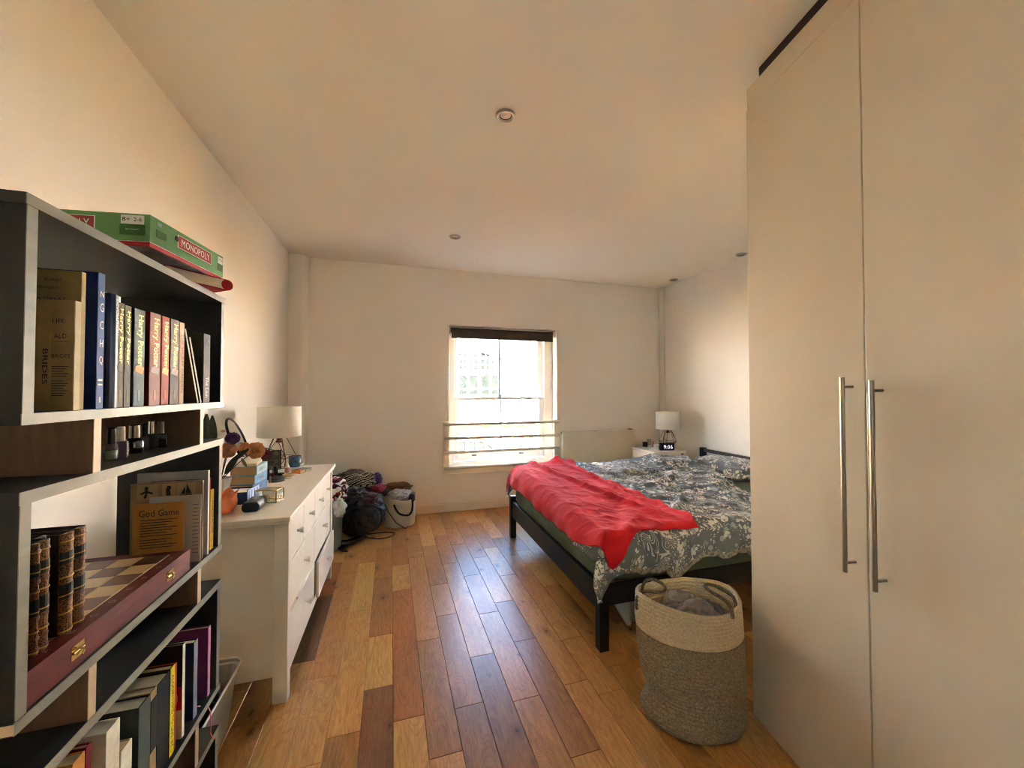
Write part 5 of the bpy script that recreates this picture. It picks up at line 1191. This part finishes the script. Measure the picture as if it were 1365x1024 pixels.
# cosmetics
def cyl_thing(name, label, cat, u, v, r, h, c, rough=.3, cap=None, metal=0, group='cosmetics on the chest of drawers', z0=0):
    t_ = thing(name, label, cat, T(u, v), 0, group)
    hb = h*(cap[0] if cap else 1)
    build(MB().lathe([(0,0),(r,0),(r,hb-.001),(r*.95,hb),(0,hb)], 24), 'body', mat('%s_%d_%d_%d' % ((name,)+c), c, rough, metal), t_, local=True, smooth=False, bevel=.0008)
    if cap: build(MB().lathe([(0,hb),(r*cap[2],hb),(r*cap[2],h-.001),(r*cap[2]*.9,h),(0,h)], 24), 'cap', mat('%s_cap_%d_%d_%d' % ((name,)+cap[1]), cap[1], .25, cap[3] if len(cap) > 3 else 0), t_, local=True, bevel=.0008)
    return t_
cyl_thing('lotion_bottle', 'tall black cosmetics bottle in front of the blue book stack', 'cosmetics', 354.5, 640, .019, .115, (22,20,22), .2, (.62, (26,24,26), .55))
cyl_thing('mascara', 'slim black tube with a silver band beside the black bottle', 'cosmetics', 349, 643, .009, .09, (18,18,20), .2, (.5, (22,20,22), 1))
cyl_thing('lip_gloss', 'thin pale lip gloss standing in front of the black bottle', 'cosmetics', 360, 644, .006, .06, (196,170,150), .2, (.7, (150,130,110), .8, .6))
cyl_thing('perfume_bottle', 'short black perfume bottle next to the picture frame', 'cosmetics', 366.5, 634, .017, .06, (26,20,22), .12, (.7, (40,30,30), .6))
cyl_thing('powder_compact', 'round grey glass powder compact in the middle of the chest top', 'cosmetics', 369, 641.5, .044, .026, (92,92,94), .15, (.6, (78,78,84), .97))
cyl_thing('cream_tin', 'round tin with cream lid and white side beside the compact', 'cosmetics', 384.5, 637.5, .033, .028, (226,218,200), .4, (.45, (206,180,132), 1.02))
t_ = cyl_thing('spray_bottle', 'small pink bottle with white pointed top behind the cream tin', 'cosmetics', 383, 630, .016, .036, (208,140,140), .3)
build(MB().lathe([(.016,.036),(.010,.050),(.004,.072),(0,.074)], 18), 'nozzle', mat('white_ceramic', (232,230,224)), t_, local=True, smooth=True)
cyl_thing('eyeshadow_pot', 'flat dark eyeshadow pot behind the round compact', 'cosmetics', 374, 634, .024, .016, (40,30,32), .2)
cyl_thing('lipstick', 'dark red lipstick lying low behind the compact', 'cosmetics', 363, 637, .010, .030, (110,26,34), .25)
# orange and grey small books flat
for nm, (u, v), c, sz, rz_ in (('orange', (398, 630.5), (206,120,50), (.070,.05,.022), -.5), ('grey green', (405, 627.5), (140,146,132), (.075,.07,.016), -.4)):
    B = thing('book', 'small thick %s book lying behind the cream tin' % nm, 'book', T(u, v), rz_, 'little books by the lamp')
    build(MB().box(-sz[0]/2, sz[0]/2, -sz[1]/2, sz[1]/2, 0, .0015).box(-sz[0]/2, sz[0]/2, -sz[1]/2, sz[1]/2, sz[2]-.0015, sz[2]).box(-sz[0]/2, sz[0]/2, -sz[1]/2, -sz[1]/2+.0015, 0, sz[2]), 'cover', ckm(c), B, local=True)
    build(MB().box(-sz[0]/2+.002, sz[0]/2-.002, -sz[1]/2+.0015, sz[1]/2-.002, .0015, sz[2]-.0015), 'pages', M_PAGE, B, local=True)
# blue mug
t_ = thing('mug', 'blue marbled mug with white handle in front of the lamp', 'mug', T(393, 622), -.3)
build(MB().lathe([(0,0),(.036,0),(.040,.004),(.042,.078),(.039,.078),(.037,.006),(0,.006)], 32), 'cup', mat('blue_glaze', (84,120,156), .2, var=.35, vs=35, coat=.5), t_, local=True, smooth=True)
build(MB().tube([(.040,0,.066),(.058,0,.068),(.068,0,.05),(.064,0,.028),(.041,0,.016)], .006, 10), 'handle', mat('white_ceramic', (232,230,224)), t_, local=True, smooth=True)
# round mirror leaning against the wall
m_ = thing('round_mirror', 'round black framed table mirror leaning back against the left wall', 'mirror', (-.925, 2.72, DZ+.0003))
Mm = Matrix.Translation((-.925, 2.72, DZ+.275)) @ Matrix.Rotation(RAD(-22), 4, 'Y') @ Matrix.Rotation(RAD(4), 4, 'Z') @ Matrix.Rotation(pi/2, 4, 'Y')
build(MB().tube([Mm @ Vector((.128*cos(a), .115*sin(a), 0)) for a in [k*2*pi/56 for k in range(56)]], .0075, 8, closed=True), 'frame', mat('black_metal', (30,27,26), .35, .6), m_, smooth=True)
build(MB().add([Mm @ Vector((.127*cos(a), .114*sin(a), .001)) for a in [k*2*pi/56 for k in range(56)]], [tuple(range(56))]), 'mirror_glass', mat('mirror', (225,225,222), .03, 1, var=0), m_, thick=.003)
build(MB().tube([Mm @ Vector((.05, .12, 0)), Mm @ Vector((.13, .11, .03)), (-.93, 2.80, DZ+.10), (-.93, 2.76, DZ+.004)], .004, 8), 'stand', mat('black_metal', (30,27,26)), m_, smooth=True)
# metal photo frame with pressed flowers, beside the lamp
f_ = thing('photo_frame', 'thin black metal frame with dried flowers standing before the lamp', 'picture frame', T(362, 627), .35)
mb = MB(); fw, fh = .115, .135
for y in (0, .035): mb.tube([(-fw/2, y, .003), (fw/2, y, .003), (fw/2, y, fh), (-fw/2, y, fh)], .0028, 6, closed=True)
for x, z in ((-fw/2,.003),(fw/2,.003),(fw/2,fh),(-fw/2,fh)): mb.tube([(x,0,z),(x,.035,z)], .0028, 6)
build(mb, 'frame', mat('black_metal', (30,27,26)), f_, local=True)
build(MB().box(-fw/2, fw/2, .030, .0315, .004, fh), 'backing', mat('dried_flower_print', (130,104,84), .6, var=.5, vs=28), f_, local=True)
build(MB().box(-fw/2, fw/2, .002, .0032, .004, fh), 'glass', M_CLEAR, f_, local=True)

# ------------------------------------------------------------------ flowers
def petals(c, axis, r, n, rows, m, par, name='petal', cup=.6, seed=0):
    rp_ = random.Random(seed); c = Vector(c); axis = Vector(axis).normalized(); a_ = axis.orthogonal().normalized(); b_ = axis.cross(a_)
    for q in range(rows):
        mb = MB(); rad = r*(.35+.65*(q+1)/rows); tilt = cup*(1-q/rows)
        for k in range(n):
            th = 2*pi*(k+.5*q)/n+rp_.uniform(-.15, .15); d = a_*cos(th)+b_*sin(th); s_ = axis.cross(d)
            def pf(u, v):
                w_ = sin(pi*min(.97, v*.85+.08))**.7*rad*.55; x = (u-.5)*2
                return c+d*(rad*v*(1-tilt*.45*v))+s_*(x*w_)+axis*(rad*(tilt*1.3*v**1.3-.10*q/rows+.20*x*x*v)-.0)
            mb.grid(pf, 5, 5)
        build(mb, name, m, par, smooth=True, thick=.0012)
vs_ = thing('vase_of_flowers', 'cut glass vase of artificial peach roses and purple blooms half hidden by the bookshelf', 'flowers', (-.86, 2.28, DZ+.0003))
build(MB().lathe([(0,.003),(.034,.003),(.040,.02),(.036,.10),(.044,.14),(.0415,.14),(.0335,.10),(.037,.022),(0,.008)], 14, (-.815, 2.20, DZ)), 'vase', glass_mat('cut_glass', (.95,.95,.95), .08, .35, (225,222,215)), vs_, smooth=False)
M_PEACH = mat('peach_petal', (214,142,100), .6, var=.15, vs=40); M_PUR = mat('purple_petal', (88,54,104), .7, var=.25, vs=60); M_CRIM = mat('crimson_petal', (140,28,58), .7, var=.3, vs=50); M_LEAF = mat('dark_leaf', (44,58,34), .5, var=.2)
def onY(u, v, y): return PY(u, v, y)
fc = onY(340, 601, 2.38); petals(fc, (.55, -.78, .25), .050, 6, 4, M_PEACH, vs_, 'rose_petals', .75, 1)
fc2 = onY(303, 601, 2.22); petals(fc2, (.5, -.8, .2), .042, 6, 4, M_PEACH, vs_, 'rose_petals', .75, 2)
fc4 = onY(326, 597, 2.40); petals(fc4, (-.2, -.6, .6), .032, 6, 3, M_PEACH, vs_, 'rose_petals', .75, 4)
fc3 = onY(310, 585, 2.24); petals(fc3, (.35, -.85, .45), .034, 13, 6, M_PUR, vs_, 'purple_petals', .8, 3)
petals(onY(298, 576, 2.24), (0, -.3, 1), .014, 5, 3, mat('pale_pink_petal', (216,160,140), .6), vs_, 'bud_petals', .9, 6)
mb = MB()
top = Vector((-.815, 2.20, DZ+.13))
for c in (fc, fc2, fc3, fc4): mb.tube([top-Vector((0,0,.10)), top, (top+c)/2+Vector((0,0,.01)), c], .0022, 6)
build(mb, 'stems', M_LEAF, vs_, smooth=True)['kind'] = 'stuff'
def leaf(base, tip, w_, m, par, droop=.0, name='leaf', nrm=None):
    base, tip = Vector(base), Vector(tip); d = tip-base; s_ = d.cross(nrm or Vector((0,-1,.2))).normalized(); up = s_.cross(d).normalized()
    def lf(u, v): x = (u-.5)*2; ww = w_*(sin(pi*min(1, v*.92+.04))**.8); return base+d*v+s_*(x*ww)+up*(abs(x)*ww*.35)+Vector((0,0,-droop*v*v))
    build(MB().grid(lf, 4, 12), name, m, par, smooth=True, thick=.001)
leaf(onY(300, 632, 2.22), onY(318, 606, 2.26), .016, M_LEAF, vs_)
leaf(onY(306, 618, 2.22), onY(332, 598, 2.30), .012, M_LEAF, vs_)
leaf(onY(322, 611, 2.34), onY(329, 623, 2.36), .008, mat('pale_leaf', (126,130,90), .6), vs_)
# crimson spray lying over the books
cs = thing('flower_spray', 'crimson artificial flower spray with long green leaf lying behind the books', 'flowers', tuple(onY(345, 606, 2.62)))
petals(onY(345, 604, 2.60), (.3, -.7, .5), .045, 8, 4, M_CRIM, cs, 'crimson_petals', .8, 11)
petals(onY(356, 607, 2.66), (.3, -.7, .4), .034, 8, 4, mat('dusty_rose_petal', (140,70,84), .7, var=.2, vs=50), cs, 'rose_petals', .8, 12)
petals(onY(338, 597, 2.62), (-.1, -.4, .9), .030, 7, 3, M_CRIM, cs, 'crimson_petals', .8, 13)
leaf(onY(318, 590, 2.50), onY(368, 601, 2.62), .010, M_LEAF, cs, nrm=Vector((0,-.3,1)))
# striped cotton bundle beside the vase
blob('cosmetics_bag', 'white and pink quilted cosmetics bag beside the glass vase', 'bag', tuple(Vector(T(312, 652))+Vector((0,0,.036))), (.035, .030, .038), mat('pink_white_cloth', (222,196,200), .6, var=.25, vs=30), 7, .25, 4, crease=.5)
# snake plant behind the bookshelf end
sp = thing('snake_plant', 'dark green upright snake plant seen past the bookshelf end', 'plant', (-.96, 2.32, DZ+.0003))
build(MB().lathe([(0,0),(.035,0),(.045,.07),(.041,.07),(.034,.01),(0,.01)], 28, (-.96, 2.32, DZ)), 'pot', mat('white_ceramic', (232,230,224)), sp, smooth=True)
M_SN = mat('snake_leaf', (40,60,42), .4, var=.35, vs=30, stretch=(1,1,2))
for (ub, vb, ut, vt, w_) in ((275, 600, 275.5, 552, .020), (285, 600, 283, 554, .018), (281, 604, 279, 566, .010)):
    leaf(onY(ub, vb, 2.32), onY(ut, vt, 2.32), w_, M_SN, sp, nrm=Vector((.2,-1,0)))
# contents of the clear storage box
blob('clothing', 'black scarf bundled inside the clear storage box', 'clothes', (-.74, 1.80, .17), (.085, .09, .085), cloth('black_knit', (24,23,26)), 61, .5, 4, crease=.6)
blob('clothing', 'dark navy cloth at the near end of the clear storage box', 'clothes', (-.84, 1.62, .09), (.12, .12, .07), cloth('navy_knit', (34,38,52)), 66, .4, 4, crease=.5)
